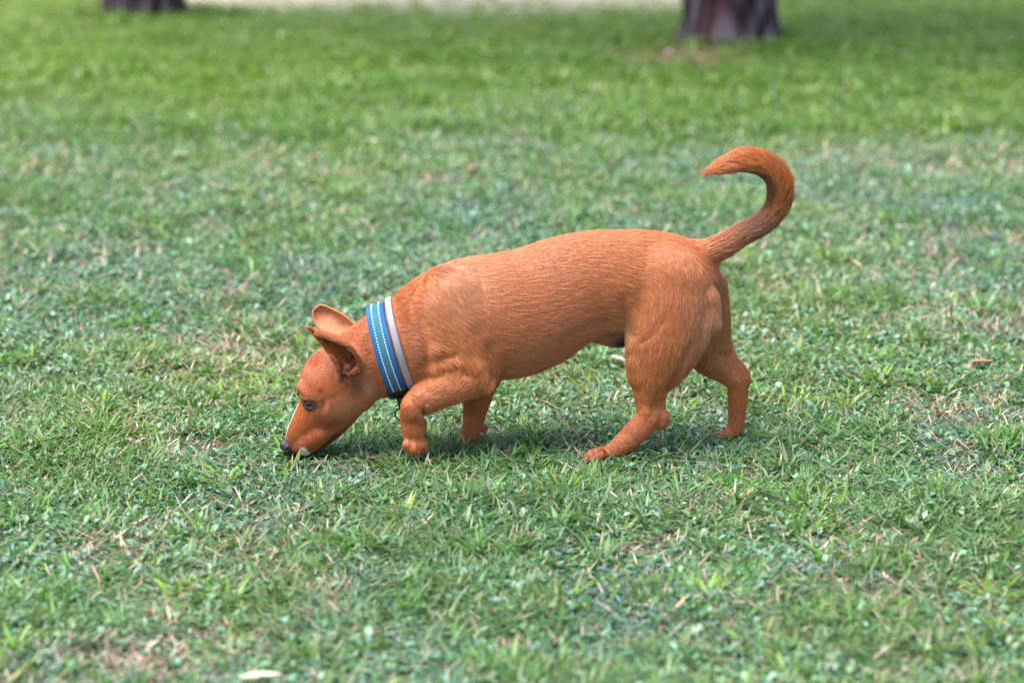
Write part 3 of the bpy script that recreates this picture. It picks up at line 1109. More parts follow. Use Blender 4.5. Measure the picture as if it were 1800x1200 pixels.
def coat(p):
    u, v = side_uv(p)
    yy_ = p[:, 1] - DOG_Y - hy(u)
    n_ = len(u)
    c = np.tile(BASE, (n_, 1))
    # deeper red on head, neck and limbs
    head = 1 - sstep(640, 800, u)
    c = srgb_mix(c, (0.35, 0.085, 0.017), head * 0.9)
    legs = sstep(660, 715, v) * (u > 690)
    c = srgb_mix(c, (0.42, 0.125, 0.038), legs * 0.8)
    # paler buttock and back of the thigh; shoulder highlight painted into the coat
    but = np.exp(-(((u - 1245) / 42) ** 2 + ((v - 560) / 75) ** 2))
    c = srgb_mix(c, (0.48, 0.23, 0.11), but * 0.75)
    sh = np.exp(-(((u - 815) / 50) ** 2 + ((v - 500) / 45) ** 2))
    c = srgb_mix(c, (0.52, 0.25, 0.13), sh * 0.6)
    gro = np.exp(-(((u - 1085) / 35) ** 2 + ((v - 570) / 22) ** 2))
    c = srgb_mix(c, (0.50, 0.26, 0.12), gro * 0.5)
    # sheath dark
    she = np.exp(-(((u - 1092) / 22) ** 2 + ((v - 599) / 11) ** 2)) * (np.abs(yy_) < 0.04)
    c = srgb_mix(c, (0.03, 0.022, 0.018), np.clip(she * 1.5, 0, 1))
    # tail: dark sabling on the upper middle, darker inner side of the curl
    d, t = polyd(u, v, TAIL)
    on = (d < 34) & (t > 0.001) & (u > 1225) & (v < 470)
    mid = np.exp(-((t - 0.24) / 0.12) ** 2) * on
    c = srgb_mix(c, (0.17, 0.095, 0.06), mid * 0.62)
    cx_, cy_ = 1322, 338
    inner = (np.hypot(u - cx_, v - cy_) < 44) & on & (t > 0.22) & (t < 0.93)
    c = srgb_mix(c, (0.09, 0.045, 0.03), 0.8 * inner * sstep(0, 10, 46 - np.hypot(u - cx_, v - cy_)))
    c = srgb_mix(c, (0.60, 0.20, 0.055), on * sstep(0.40, 0.55, t) * 0.75 * (~inner))
    # the face: paler cheek, redder brow and sides of the muzzle, jaw shade painted in
    g2 = lambda a, b_, sa, sb: np.exp(-(((u - a) / sa) ** 2 + ((v - b_) / sb) ** 2))
    c = srgb_mix(c, (0.50, 0.21, 0.085), g2(612, 702, 32, 24) * 0.75)
    c = srgb_mix(c, (0.26, 0.055, 0.012), g2(538, 752, 20, 22) * 0.8)
    c = srgb_mix(c, (0.30, 0.062, 0.012), g2(556, 640, 26, 30) * 0.7)
    c = srgb_mix(c, (0.22, 0.055, 0.014), g2(580, 735, 26, 10) * 0.6)  # shading of the lower cheek, put into the colour
    c = srgb_mix(c, (0.46, 0.20, 0.09), g2(545, 692, 10, 5) * 0.6)
    d, t = polyd(u, v, [(592, 764), (622, 744), (655, 722)])
    c = srgb_mix(c, (0.15, 0.04, 0.015), (1 - sstep(2, 12, d)) * 0.8)
    c = srgb_mix(c, (0.17, 0.045, 0.014), g2(628, 668, 13, 16) * 0.85)  # shadow under the ear, painted into the coat
    c = srgb_mix(c, (0.52, 0.26, 0.13), g2(652, 668, 14, 26) * 0.6)
    # white blaze along the bridge, white lip
    d, t = polyd(u, v, [(524, 722), (511, 746), (498, 770)])
    bl = (1 - sstep(0.0035, 0.0075, np.abs(yy_) + 0.00022 * np.maximum(0, d - 3))) * (d < 14)
    c = srgb_mix(c, (0.75, 0.72, 0.70), bl)
    d, t = polyd(u, v, [(535, 784), (540, 796)])
    c = srgb_mix(c, (0.92, 0.89, 0.86), (1 - sstep(4.5, 8.0, d + 1.5 * np.sin(u * 1.9) * np.sin(v * 1.7))))
    # dark lips, dark muzzle under the nose, eye rim, whisker dots
    d, t = polyd(u, v, [(545, 800), (560, 789), (575, 776), (592, 759)])
    c = srgb_mix(c, (0.03, 0.018, 0.016), (1 - sstep(2.0, 6.0, d)) * 0.95)
    d, t = polyd(u, v, [(508, 796), (522, 800), (531, 803)])
    c = srgb_mix(c, (0.05, 0.03, 0.03), (1 - sstep(3, 7, d)) * 0.9)
    mz = np.exp(-(((u - 522) / 18) ** 2 + ((v - 775) / 18) ** 2))
    c = srgb_mix(c, (0.20, 0.075, 0.04), mz * 0.55)
    eu, ev = side_uv(ec[None])
    de = np.hypot((u - eu) * 0.8, v - ev)
    c = srgb_mix(c, (0.045, 0.022, 0.015), 1 - sstep(9.5, 15, de))
    tear = np.exp(-(((u - 560) / 10) ** 2 + ((v - 722) / 9) ** 2))
    c = srgb_mix(c, (0.20, 0.06, 0.02), tear * 0.6)
    for a_, b_ in ((531, 775), (538, 770), (545, 773), (552, 770), (541, 779), (549, 779), (556, 777), (535, 766)):
        c = srgb_mix(c, (0.06, 0.03, 0.02), 0.8 * (1 - sstep(0.8, 2.4, np.hypot(u - a_, v - b_))))
    # inside of the ears: bare, shade of the hollow painted in towards the canal
    ein = np.exp(-(((u - 606) / 14) ** 2 + ((v - 642) / 16) ** 2)) * (yy_ < -0.02)
    c = srgb_mix(c, (0.11, 0.035, 0.02), ein * 0.85)
    fe = (yy_ > 0.03) * (v < 600) * (u < 640)
    c = srgb_mix(c, (0.46, 0.17, 0.075), fe * 0.8)
    fd = np.exp(-(((u - 597) / 14) ** 2 + ((v - 580) / 9) ** 2)) * (yy_ > 0.02)
    c = srgb_mix(c, (0.16, 0.05, 0.02), fd * 0.7)
    tipd = np.exp(-(((u - 540) / 12) ** 2 + ((v - 576) / 9) ** 2))
    c = srgb_mix(c, (0.20, 0.06, 0.02), tipd * 0.6)
    # pinkish toes
    for a_, b_ in ((1036, 802), (1262, 768)):
        toe = np.exp(-(((u - a_) / 12) ** 2 + ((v - b_) / 9) ** 2))
        c = srgb_mix(c, (0.50, 0.24, 0.15), toe * 0.6)
    pad = np.exp(-(((u - 855) / 6) ** 2 + ((v - 752) / 6) ** 2)) * (yy_ > 0)
    c = srgb_mix(c, (0.05, 0.04, 0.045), np.clip(pad * 1.6, 0, 1))
    return c


m_skin, nt, out = new_mat('dog_skin')
at = node(nt, 'ShaderNodeAttribute', attribute_name='Col')
b = node(nt, 'ShaderNodeBsdfPrincipled')
b.inputs['Roughness'].default_value = 0.5
b.inputs['Specular IOR Level'].default_value = 0.35
tc = node(nt, 'ShaderNodeTexCoord')
mpn = node(nt, 'ShaderNodeMapping')
mpn.inputs['Rotation'].default_value = (0, math.radians(50), 0)      # short velvet lying back from the nose
mpn.inputs['Scale'].default_value = (1.0, 2.5, 0.35)
nt.links.new(tc.outputs['Object'], mpn.inputs['Vector'])
nz = node(nt, 'ShaderNodeTexNoise')
nz.inputs['Scale'].default_value = 520
nz.inputs['Detail'].default_value = 3
nt.links.new(mpn.outputs[0], nz.inputs['Vector'])
nz2 = node(nt, 'ShaderNodeTexNoise')
nz2.inputs['Scale'].default_value = 70
nz2.inputs['Detail'].default_value = 4
nt.links.new(tc.outputs['Object'], nz2.inputs['Vector'])
ad = node(nt, 'ShaderNodeMath', operation='ADD')
nt.links.new(nz.outputs['Fac'], ad.inputs[0])
nt.links.new(nz2.outputs['Fac'], ad.inputs[1])
mr = node(nt, 'ShaderNodeMapRange')
mr.inputs['From Min'].default_value = 0.7
mr.inputs['From Max'].default_value = 1.3
mr.inputs['To Min'].default_value = 0.72
mr.inputs['To Max'].default_value = 1.28
nt.links.new(ad.outputs[0], mr.inputs['Value'])
mu = node(nt, 'ShaderNodeVectorMath', operation='MULTIPLY')
nt.links.new(at.outputs['Color'], mu.inputs[0])
nt.links.new(mr.outputs[0], mu.inputs[1])
nt.links.new(mu.outputs[0], b.inputs['Base Color'])
bp = node(nt, 'ShaderNodeBump')
bp.inputs['Strength'].default_value = 0.5
bp.inputs['Distance'].default_value = 0.0008
nt.links.new(nz.outputs['Fac'], bp.inputs['Height'])
nt.links.new(bp.outputs[0], b.inputs['Normal'])
nt.links.new(b.outputs[0], out.inputs[0])

dog = bpy.data.objects.new('dog', None)
COL.objects.link(dog)
dog.location = (0.1, DOG_Y, 0)
tag(dog, 'short-legged ginger dog in a blue collar sniffing the grass with its tail curled up', 'dog')
bpy.context.view_layer.update()
bu, bv_ = side_uv(V)
skin_tone = np.where(on_ear(V, bu, bv_), 0.98, np.where(bu < 640, 0.88, 0.75))[:, None]
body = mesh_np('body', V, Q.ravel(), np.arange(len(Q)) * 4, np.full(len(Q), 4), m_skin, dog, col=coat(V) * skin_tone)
bv = bvhtree.BVHTree.FromPolygons([tuple(v) for v in V], [tuple(q_) for q_ in Q])

# ------------------------------------------------------------------ collar geometry (needed before the coat)
ax_a, ax_b = P(669.5, 626, Y0), P(706, 611, Y0)
AX = (ax_b - ax_a) / np.linalg.norm(ax_b - ax_a)
# the hoop leans: top edge further back is already in the pixel endpoints
top_, bot_ = P(664, 544, Y0), P(710, 696, Y0)
E1 = (top_ - bot_) / np.linalg.norm(top_ - bot_)
E2 = np.array([0, -1.0, 0])
AX = np.cross(E1, E2)
AX = AX / np.linalg.norm(AX)
if AX[0] < 0:
    AX = -AX
C0 = (top_ + bot_) / 2
NA = 160
PH = np.linspace(0, 2 * np.pi, NA, endpoint=False)


def hoop_radius(u0, u1):
    R = np.zeros(NA)
    for uu in np.linspace(u0, u1, 6):
        rr = []
        for ph in PH:
            dvec = math.cos(ph) * E1 + math.sin(ph) * E2
            c_ = C0 + AX * uu
            h_ = bv.ray_cast(Vector(c_), Vector(dvec))
            rr.append(h_[3] if h_[0] is not None and h_[3] < 0.13 else np.nan)
        rr = np.array(rr)
        rr = np.where(np.isnan(rr), np.nanmedian(rr), rr)
        R = np.maximum(R, rr)
    f_ = np.fft.rfft(R)
    f_[7:] = 0
    return np.fft.irfft(f_, NA)


BLUE_U = (-0.0215, 0.0155)
GREY_U = (0.0195, 0.0325)
RB = hoop_radius(*BLUE_U) + 0.0015
RG = hoop_radius(*GREY_U) + 0.0010
taper = lambda ph: 1.0 - 0.10 * (1 - math.cos(ph)) / 2


def hoop(name, u0, u1, R, t_in, t_out, mat, parent, phis=None, bulge=0.0, nu=7):
    vs, fs, uvs = [], [], []
    idx_ = range(NA) if phis is None else [i for i in range(NA) if phis[0] <= PH[i] <= phis[1]]
    idx_ = list(idx_)
    closed = phis is None
    prof = []
    for k in range(nu):
        s = k / (nu - 1)
        prof.append((u0 + (u1 - u0) * s, t_out + bulge * math.sin(math.pi * s) - (0.0006 if k in (0, nu - 1) else 0)))
    prof += [(u1, t_in), (u0, t_in)]
    m_ = len(prof)
    for i in idx_:
        dvec = math.cos(PH[i]) * E1 + math.sin(PH[i]) * E2
        for uu, tt_ in prof:
            vs.append(C0 + AX * uu + dvec * (R[i] + tt_))
            uvs.append((PH[i] * 0.085, uu))
    n_ = len(idx_)
    for i in range(n_ if closed else n_ - 1):
        a = i * m_
        b_ = ((i + 1) % n_) * m_
        for k in range(m_):
            fs.append((a + k, a + (k + 1) % m_, b_ + (k + 1) % m_, b_ + k))
    if not closed:
        fs.append(tuple(range(m_))[::-1])
        fs.append(tuple((n_ - 1) * m_ + k for k in range(m_)))
    return mesh_faces(name, np.array(vs), fs, mat, parent, smooth=False, uv=np.array(uvs))


# ------------------------------------------------------------------ coat: short hairs laid along the flow
def make_fur(ng, kids):
    tri = np.concatenate([Q[:, [0, 1, 2]], Q[:, [0, 2, 3]]])
    A, B, Cc = V[tri[:, 0]], V[tri[:, 1]], V[tri[:, 2]]
    nrm = np.cross(B - A, Cc - A)
    area = np.linalg.norm(nrm, axis=1)
    cu0, cv0 = side_uv(A)
    cdf = np.cumsum(area * np.where(cu0 < 640, 2.6, np.where(cv0 > 670, 1.9, 1.0)))
    k = np.searchsorted(cdf, rng.random(ng) * cdf[-1])
    r1, r2 = rng.random(ng), rng.random(ng)
    s = np.sqrt(r1)
    p = A[k] * (1 - s)[:, None] + B[k] * (s * (1 - r2))[:, None] + Cc[k] * (s * r2)[:, None]
    VN = np.zeros_like(V)
    for i in range(3):
        for d_ in range(3):
            VN[:, d_] += np.bincount(tri[:, i], nrm[:, d_], len(V))
    VN /= np.linalg.norm(VN, axis=1)[:, None] + 1e-12
    N = VN[tri[k, 0]] + VN[tri[k, 1]] + VN[tri[k, 2]]
    N /= np.linalg.norm(N, axis=1)[:, None] + 1e-12
    # flow of the coat at every lock
    T = np.zeros((ng, 3))
    RAD = np.full(ng, 0.03)
    for c0 in range(0, ng, 20000):
        sl = slice(c0, min(ng, c0 + 20000))
        pp = p[sl]
        acc = np.zeros((len(pp), 3))
        best = np.full(len(pp), 1e9)
        for a, b_, ra, rb, ratio, dn in FLOW:
            d, t = seg_dist(pp[:, 0], pp[:, 1], pp[:, 2], a, b_, ra, rb, ratio)
            w_ = np.exp(-np.maximum(d, -0.01) / 0.006)
            dr = (b_ - a) / (np.linalg.norm(b_ - a) + 1e-9) + np.array([0, 0, -dn])
            acc += w_[:, None] * dr
            m_ = np.abs(d) < best
            best[m_] = np.abs(d)[m_]
            RAD[sl][m_] = ra
        T[sl] = acc
    T /= np.linalg.norm(T, axis=1)[:, None] + 1e-12
    lock = rng.normal(0, 1, (ng, 4))
    # slow swirls in the lie of the coat
    T[:, 2] += 0.30 * (fbm(p[:, 0] * 14 + 31, p[:, 2] * 14 + 7, 91, 2) - 0.5)
    T = T + lock[:, :3] * 0.07
    T = T - (T * N).sum(1)[:, None] * N
    T /= np.linalg.norm(T, axis=1)[:, None] + 1e-12
    Bn = np.cross(N, T)
    u, v = side_uv(p)
    d_, t_ = polyd(u, v, TAIL)
    on = (d_ < 34) & (u > 1240) & (v < 470)
    ears = on_ear(p, u, v)
    spread = np.clip(RAD / 0.06, 0.25, 1.0)
    spread = np.where(ears, 0.2, spread)
    spread = np.where((u < 640) | (v > 690), np.minimum(spread, 0.6), spread)
    # hairs of each lock
    g = np.repeat(np.arange(ng), kids)
    nh = len(g)
    dT = (rng.random(nh) * 2 - 1) * 0.0060 * spread[g]
    dB = rng.normal(0, 1, nh) * np.where((u < 640) | (v > 690), 0.0009, 0.0006)[g]
    p = p[g] + T[g] * dT[:, None] + Bn[g] * dB[:, None] - N[g] * ((dT * dT) / (2 * np.maximum(RAD[g] * 1.3, 0.008)))[:, None]
    N, T, on, ears, lk, t_ = N[g], T[g] + rng.normal(0, 0.06, (nh, 3)), on[g], ears[g], lock[g], t_[g]
    u, v = side_uv(p)
    ok = np.ones(nh, bool)
    cu = (p - C0) @ AX
    rad_ = np.linalg.norm((p - C0) - cu[:, None] * AX, axis=1)
    ok &= ~((cu > BLUE_U[0] - 0.001) & (cu < GREY_U[1] + 0.0005) & (rad_ < 0.125) & (u < 760))
    for e_ in (ec, ec2):
        ok &= np.linalg.norm(p - e_, axis=1) > EYE_R + 0.0030
    ok &= np.linalg.norm(p - P(502, 785, Y0), axis=1) > 0.0150
    ok &= ~ears                                    # the ears are all but bare
    # hairs just in front of the collar are pressed flat
    p, N, T, on, ears, lk, t_, u, v, cu = p[ok], N[ok], T[ok], on[ok], ears[ok], lk[ok], t_[ok], u[ok], v[ok], cu[ok]
    nh = len(p)
    ln = np.full(nh, 0.0150)
    ln = np.where(u < 640, 0.0048, ln)
    ln = np.where((u >= 640) & (u < 760), 0.011, ln)
    ln = np.where((u < 575) & (v > 690), 0.0024, ln)
    ln = np.where(on, 0.021, ln)
    outer = np.hypot(u - 1322, v - 338) > 50
    ln = np.where(on & outer & (t_ > .35), 0.026, ln)
    ln = np.where((v > 660) & (u > 690), 0.0085, ln)
    ln = np.where((v > 735) & (u > 690), 0.0050, ln)
    ln = np.where((u > 1190) & (u < 1290) & (v > 480) & (v < 640), 0.016, ln)
    ln = np.where(ears, 0.0028, ln)
    ln = np.where((cu < BLUE_U[0]) & (cu > BLUE_U[0] - 0.012) & (u < 720), np.minimum(ln, 0.5 * (BLUE_U[0] - cu) + 0.002), ln)
    ln *= 0.7 + 0.6 * rng.random(nh)
    lift = np.where(on, 0.40, 0.10) + 0.06 * rng.random(nh) + 0.05 * lk[:, 3]
    lift = np.where(ears | (v > 700) | (u < 650), 0.09, lift)
    pos = np.zeros((nh, 4, 3), np.float32)
    for j, s in enumerate((0, 0.33, 0.67, 1.0)):
        pos[:, j] = p + T * (ln * s)[:, None] + N * (ln * (lift * s - 0.6 * lift * s * s))[:, None] - N * np.where((u < 640) | (v > 700), 0.0, 0.0004)[:, None]
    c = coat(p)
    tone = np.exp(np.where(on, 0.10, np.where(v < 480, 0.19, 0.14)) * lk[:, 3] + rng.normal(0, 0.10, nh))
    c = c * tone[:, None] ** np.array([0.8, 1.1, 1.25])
    pale = (lk[:, 0] > np.where((v < 480) & (u > 800) & ~on, 0.7, 1.25)) & (rng.random(nh) < 0.7) & (v < 640)  # pale locks, more of them along the back to paint its sheen
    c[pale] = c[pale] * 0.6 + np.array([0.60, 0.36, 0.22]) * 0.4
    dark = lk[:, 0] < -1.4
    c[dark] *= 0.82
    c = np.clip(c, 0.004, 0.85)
    cu_ = bpy.data.hair_curves.new('fur')
    cu_.add_curves([4] * nh)
    cu_.points.foreach_set('position', pos.reshape(-1))
    rr = np.tile(np.array([0.00017, 0.00016, 0.00012, 0.00003], np.float32), nh)
    cu_.points.foreach_set('radius', rr)
    a_ = cu_.attributes.new('Col', 'FLOAT_COLOR', 'CURVE')
    c4 = np.ones((nh, 4), np.float32)
    c4[:, :3] = c
    a_.data.foreach_set('color', c4.ravel())
    m, nt, out = new_mat('dog_hair')
    at = node(nt, 'ShaderNodeAttribute', attribute_name='Col')
    hb = node(nt, 'ShaderNodeBsdfPrincipled')
    hb.inputs['Roughness'].default_value = 0.40
    hb.inputs['Specular IOR Level'].default_value = 0.6
    hb.inputs['Sheen Weight'].default_value = 0.05
    hb.inputs['Sheen Roughness'].default_value = 0.4
    hb.inputs['Sheen Tint'].default_value = (1.0, 0.85, 0.75, 1)
    nt.links.new(at.outputs['Color'], hb.inputs['Base Color'])
    nt.links.new(hb.outputs[0], out.inputs[0])
    cu_.materials.append(m)
    ob = bpy.data.objects.new('fur', cu_)
    COL.objects.link(ob)
    ob.parent = dog
    ob.matrix_parent_inverse = dog.matrix_basis.inverted()
    return ob


fur = make_fur(115000, 8)

# ------------------------------------------------------------------ eyes, nose, claws
def uv_sphere(name, c, r, mat, parent, scale=(1, 1, 1), seg=28, ring=18, rot=None):
    vs, fs = [], []
    for i in range(ring + 1):
        th = math.pi * i / ring
        for j in range(seg):
            ph = 2 * math.pi * j / seg
            q_ = np.array([math.sin(th) * math.cos(ph) * scale[0], math.sin(th) * math.sin(ph) * scale[1], math.cos(th) * scale[2]]) * r
            if rot is not None:
                q_ = rot @ q_
            vs.append(np.array(c) + q_)
    for i in range(ring):
        for j in range(seg):
            fs.append((i * seg + j, (i + 1) * seg + j, (i + 1) * seg + (j + 1) % seg, i * seg + (j + 1) % seg))
    return mesh_faces(name, np.array(vs), fs, mat, parent)


m_eye = simple_mat('eyeball', (0.010, 0.006, 0.005), 0.05, 0.4)
m_iris = simple_mat('iris', (0.020, 0.009, 0.006), 0.07, 0.4, noise=0.3, nscale=600)
for c_, sg in ((ec, -1), (ec2, 1)):
    e_ = uv_sphere('eye', c_, EYE_R, m_iris, dog)
    look = np.array([-0.32, sg * 0.92, -0.10])
    look /= np.linalg.norm(look)
    uv_sphere('pupil', c_ + look * (EYE_R * 0.45), EYE_R * 0.58, m_eye, e_)

m_nose = simple_mat('nose_leather', (0.022, 0.020, 0.026), 0.38, 0.5, bump=0.5, bscale=900)
FN = Field(P(485, 812, Y0) - np.array([0, .03, 0]), P(525, 755, Y0) + np.array([0, .03, 0]), 0.001)
chain(FN, [(503, 782, Y0, 11.5, 1.05), (508, 790, Y0, 10, 1.0), (515, 797, Y0, 6, .8)], 0.004, flow=False, shrink=0)
chain(FN, [(500, 781, Y0 - .0065, 7), (505, 786, Y0 - .008, 8)], 0.003, flow=False, shrink=0)
chain(FN, [(500, 781, Y0 + .0065, 7), (505, 786, Y0 + .008, 8)], 0.003, flow=False, shrink=0)
for sg in (-1, 1):
    chain(FN, [(495, 787, Y0 + sg * .0075, 2.6), (502, 790, Y0 + sg * .0125, 2.8), (509, 788, Y0 + sg * .017, 1.6)], 0.0015, flow=False, shrink=0, cut=True)
NV, NQ = surface_nets(FN, 2)
mesh_np('nose', NV, NQ.ravel(), np.arange(len(NQ)) * 4, np.full(len(NQ), 4), m_nose, dog)

m_claw = simple_mat('claw_horn', (0.035, 0.030, 0.038), 0.35, 0.5)
m_clawp = simple_mat('pale_claw_horn', (0.42, 0.30, 0.24), 0.4, 0.5)


def claw(a, b_, r, mat):
    a, b_ = np.array(a), np.array(b_)
    d = b_ - a
    L_ = np.linalg.norm(d)
    d = d / L_
    s_ = np.cross(d, [0, 1, 0])
    s_ /= np.linalg.norm(s_)
    t_ = np.cross(d, s_)
    vs, fs = [], []
    for k in range(7):
        f = k / 6
        c_ = a + d * L_ * f + s_ * (-0.25 * L_ * f * f) * (1 if s_[2] > 0 else -1)
        rr = r * (1 - f ** 1.6) + 0.0003
        for m_ in range(10):
            th = 2 * math.pi * m_ / 10
            vs.append(c_ + rr * (math.cos(th) * s_ + math.sin(th) * t_))
    for k in range(6):
        for m_ in range(10):
            fs.append((k * 10 + m_, k * 10 + (m_ + 1) % 10, (k + 1) * 10 + (m_ + 1) % 10, (k + 1) * 10 + m_))
    return mesh_faces('claw', np.array(vs), fs, mat, dog)


for tx_, ty_, yo in ((730, 792, -.016), (743, 789, -.004)):
    claw(P(tx_ + 3, ty_, 3.931 + yo), P(tx_ + 8, ty_ + 10, 3.931 + yo), 0.0030, m_claw)
claw(P(747, 762, 3.931 - .006), P(754, 769, 3.931 - .008), 0.0032, m_claw)          # dew claw of the lifted paw
for tx_, ty_, yo in ((797, 789, -.018), (793, 790, -.006), (795, 789, .008)):
    claw(P(tx_ - 7, ty_ - 1, FAR + yo), P(tx_ - 15, ty_ + 5, FAR + yo), 0.0030, m_clawp)
claw(P(823, 780, FAR - .022), P(824, 792, FAR - .026), 0.0035, m_claw)
for tx_, ty_, yo in ((1040, 804, -.018), (1034, 806, -.006), (1036, 804, .008)):
    claw(P(tx_ - 7, ty_, 3.929 + yo), P(tx_ - 15, ty_ + 6, 3.929 + yo), 0.0030, m_clawp)
for tx_, ty_, yo in ((1262, 770, -.017), (1257, 771, -.005), (1259, 770, .008)):
    claw(P(tx_ - 6, ty_, FAR + yo), P(tx_ - 13, ty_ + 5, FAR + yo), 0.0028, m_clawp)


# ------------------------------------------------------------------ collar
def webbing(name, c1, c2, scale=520.0, rough=0.55):
    m, nt, out = new_mat(name)
    uvn = node(nt, 'ShaderNodeUVMap')
    sc = node(nt, 'ShaderNodeVectorMath', operation='SCALE')
    sc.inputs['Scale'].default_value = scale
    nt.links.new(uvn.outputs[0], sc.inputs[0])
    w1 = node(nt, 'ShaderNodeTexWave', wave_type='BANDS', bands_direction='DIAGONAL')
    w1.inputs['Scale'].default_value = 0.45
    w1.inputs['Distortion'].default_value = 0.6
    nt.links.new(sc.outputs[0], w1.inputs['Vector'])
    ck = node(nt, 'ShaderNodeTexChecker')
    ck.inputs['Scale'].default_value = 1.0
    nt.links.new(sc.outputs[0], ck.inputs['Vector'])
    ad = node(nt, 'ShaderNodeMath', operation='ADD')
    nt.links.new(w1.outputs['Fac'], ad.inputs[0])
    nt.links.new(ck.outputs['Fac'], ad.inputs[1])
    mx = node(nt, 'ShaderNodeMix', data_type='RGBA')
    mx.inputs[6].default_value = (*c1, 1)
    mx.inputs[7].default_value = (*c2, 1)
    ml = node(nt, 'ShaderNodeMath', operation='MULTIPLY')
    ml.inputs[1].default_value = 0.5
    nt.links.new(ad.outputs[0], ml.inputs[0])
    nt.links.new(ml.outputs[0], mx.inputs[0])
    b = node(nt, 'ShaderNodeBsdfPrincipled')
    b.inputs['Roughness'].default_value = rough
    b.inputs['Specular IOR Level'].default_value = 0.4
    b.inputs['Sheen Weight'].default_value = 0.0
    nt.links.new(mx.outputs[2], b.inputs['Base Color'])
    bp = node(nt, 'ShaderNodeBump')
    bp.inputs['Strength'].default_value = 0.6
    bp.inputs['Distance'].default_value = 0.0012
    nt.links.new(ad.outputs[0], bp.inputs['Height'])
    nt.links.new(bp.outputs[0], b.inputs['Normal'])
    nt.links.new(b.outputs[0], out.inputs[0])
    return m


m_blue = webbing('blue_webbing', (0.001, 0.066, 0.20), (0.003, 0.15, 0.37))
m_stripe = webbing('reflective_weave', (0.012, 0.115, 0.19), (0.045, 0.21, 0.29), 700, 0.35)
m_thread = simple_mat('white_thread', (0.75, 0.78, 0.80), 0.7, 0.3)
m_grey = simple_mat('grey_strap', (0.25, 0.235, 0.26), 0.42, 0.5, noise=0.12, nscale=120)
m_black = simple_mat('black_plastic', (0.012, 0.012, 0.016), 0.35, 0.5)
m_steel = simple_mat('dark_metal', (0.05, 0.05, 0.055), 0.35, 0.5, metal=0.8)

collar = hoop('collar', BLUE_U[0], BLUE_U[1], RB, -0.004, 0.0028, m_blue, dog, bulge=0.0005)
bw = BLUE_U[1] - BLUE_U[0]
hoop('reflective_stripe', BLUE_U[0] + bw * 0.27, BLUE_U[0] + bw * 0.73, RB, 0.002, 0.0040, m_stripe, collar, bulge=0.0002)
# dashes of white stitching on both sides of the stripe
sv, sf = [], []
for uu in (BLUE_U[0] + bw * 0.30, BLUE_U[0] + bw * 0.70):
    nst = 92
    for k in range(nst):
        p0 = 2 * math.pi * k / nst
        p1 = p0 + 2 * math.pi / nst * 0.52
        base = len(sv)
        for ph in (p0, p1):
            Rr = np.interp(ph, np.append(PH, 2 * np.pi), np.append(RB, RB[0]))
            dvec = math.cos(ph) * E1 + math.sin(ph) * E2
            for du in (-0.0008, 0.0008):
                for tt_ in (0.0036, 0.0049):
                    sv.append(C0 + AX * (uu + du) + dvec * (Rr + tt_))
        a = base
        sf += [(a + 1, a + 3, a + 7, a + 5), (a, a + 1, a + 5, a + 4), (a + 2, a + 6, a + 7, a + 3), (a, a + 2, a + 3, a + 1), (a + 4, a + 5, a + 7, a + 6)]
mesh_faces('stitching', np.array(sv), sf, m_thread, collar, smooth=False)
strap = hoop('neck_strap', GREY_U[0], GREY_U[1], RG, -0.004, 0.0030, m_grey, dog, bulge=0.0006)
strap['label'] = 'narrow plain grey strap behind the blue collar'
# black slider under the throat with a hanging ring
hoop('buckle', BLUE_U[0] - 0.002, BLUE_U[1] + 0.001, RB, -0.003, 0.0065, m_black, collar, phis=(math.radians(140), math.radians(220)))
# black webbing tab that carries the ring, hanging from the slider
tb = C0 + AX * (-0.004) + E1 * (-np.interp(math.pi, PH, RB)) + np.array([0, -0.012, 0])
tv, tf = [], []
for k in range(7):
    f = k / 6
    c_ = tb + np.array([0.004, -0.004, -0.034]) * f + np.array([0, 0, 0.004])
    hw = 0.0095 - 0.003 * f
    for dx, dy in ((-hw, -.003), (hw, -.003), (hw, .003), (-hw, .003)):
        tv.append(c_ + np.array([dx, dy - 0.003 * math.sin(3 * f), 0]))
for k in range(6):
    for m_ in range(4):
        tf.append((k * 4 + m_, k * 4 + (m_ + 1) % 4, k * 4 + 4 + (m_ + 1) % 4, k * 4 + 4 + m_))
tf += [(3, 2, 1, 0), (24, 25, 26, 27)]
mesh_faces('tab', np.array(tv), tf, m_black, collar, smooth=False)
rc = tb + np.array([0.001, -0.006, -0.038])
rv, rf = [], []
Rm, rm = 0.0125, 0.0019
ra1 = np.array([0.95, -0.25, -0.1])
ra1 /= np.linalg.norm(ra1)
ra2 = np.array([-0.05, -0.12, -0.95])
ra2 -= ra1 * (ra1 @ ra2)
ra2 /= np.linalg.norm(ra2)
ra3 = np.cross(ra1, ra2)
for i in range(40):
    th = 2 * math.pi * i / 40
    dr = math.cos(th) * ra1 + math.sin(th) * ra2
    for j in range(10):
        ph = 2 * math.pi * j / 10
        rv.append(rc + dr * (Rm + rm * math.cos(ph)) + ra3 * rm * math.sin(ph))
for i in range(40):
    for j in range(10):
        rf.append((i * 10 + j, ((i + 1) % 40) * 10 + j, ((i + 1) % 40) * 10 + (j + 1) % 10, i * 10 + (j + 1) % 10))
mesh_faces('ring', np.array(rv), rf, m_steel, collar)

# ------------------------------------------------------------------ fallen leaves and dry stalks on the lawn
m_fallen = leaf_mat('fallen_leaf', 0.65, 0.3, 0.15)


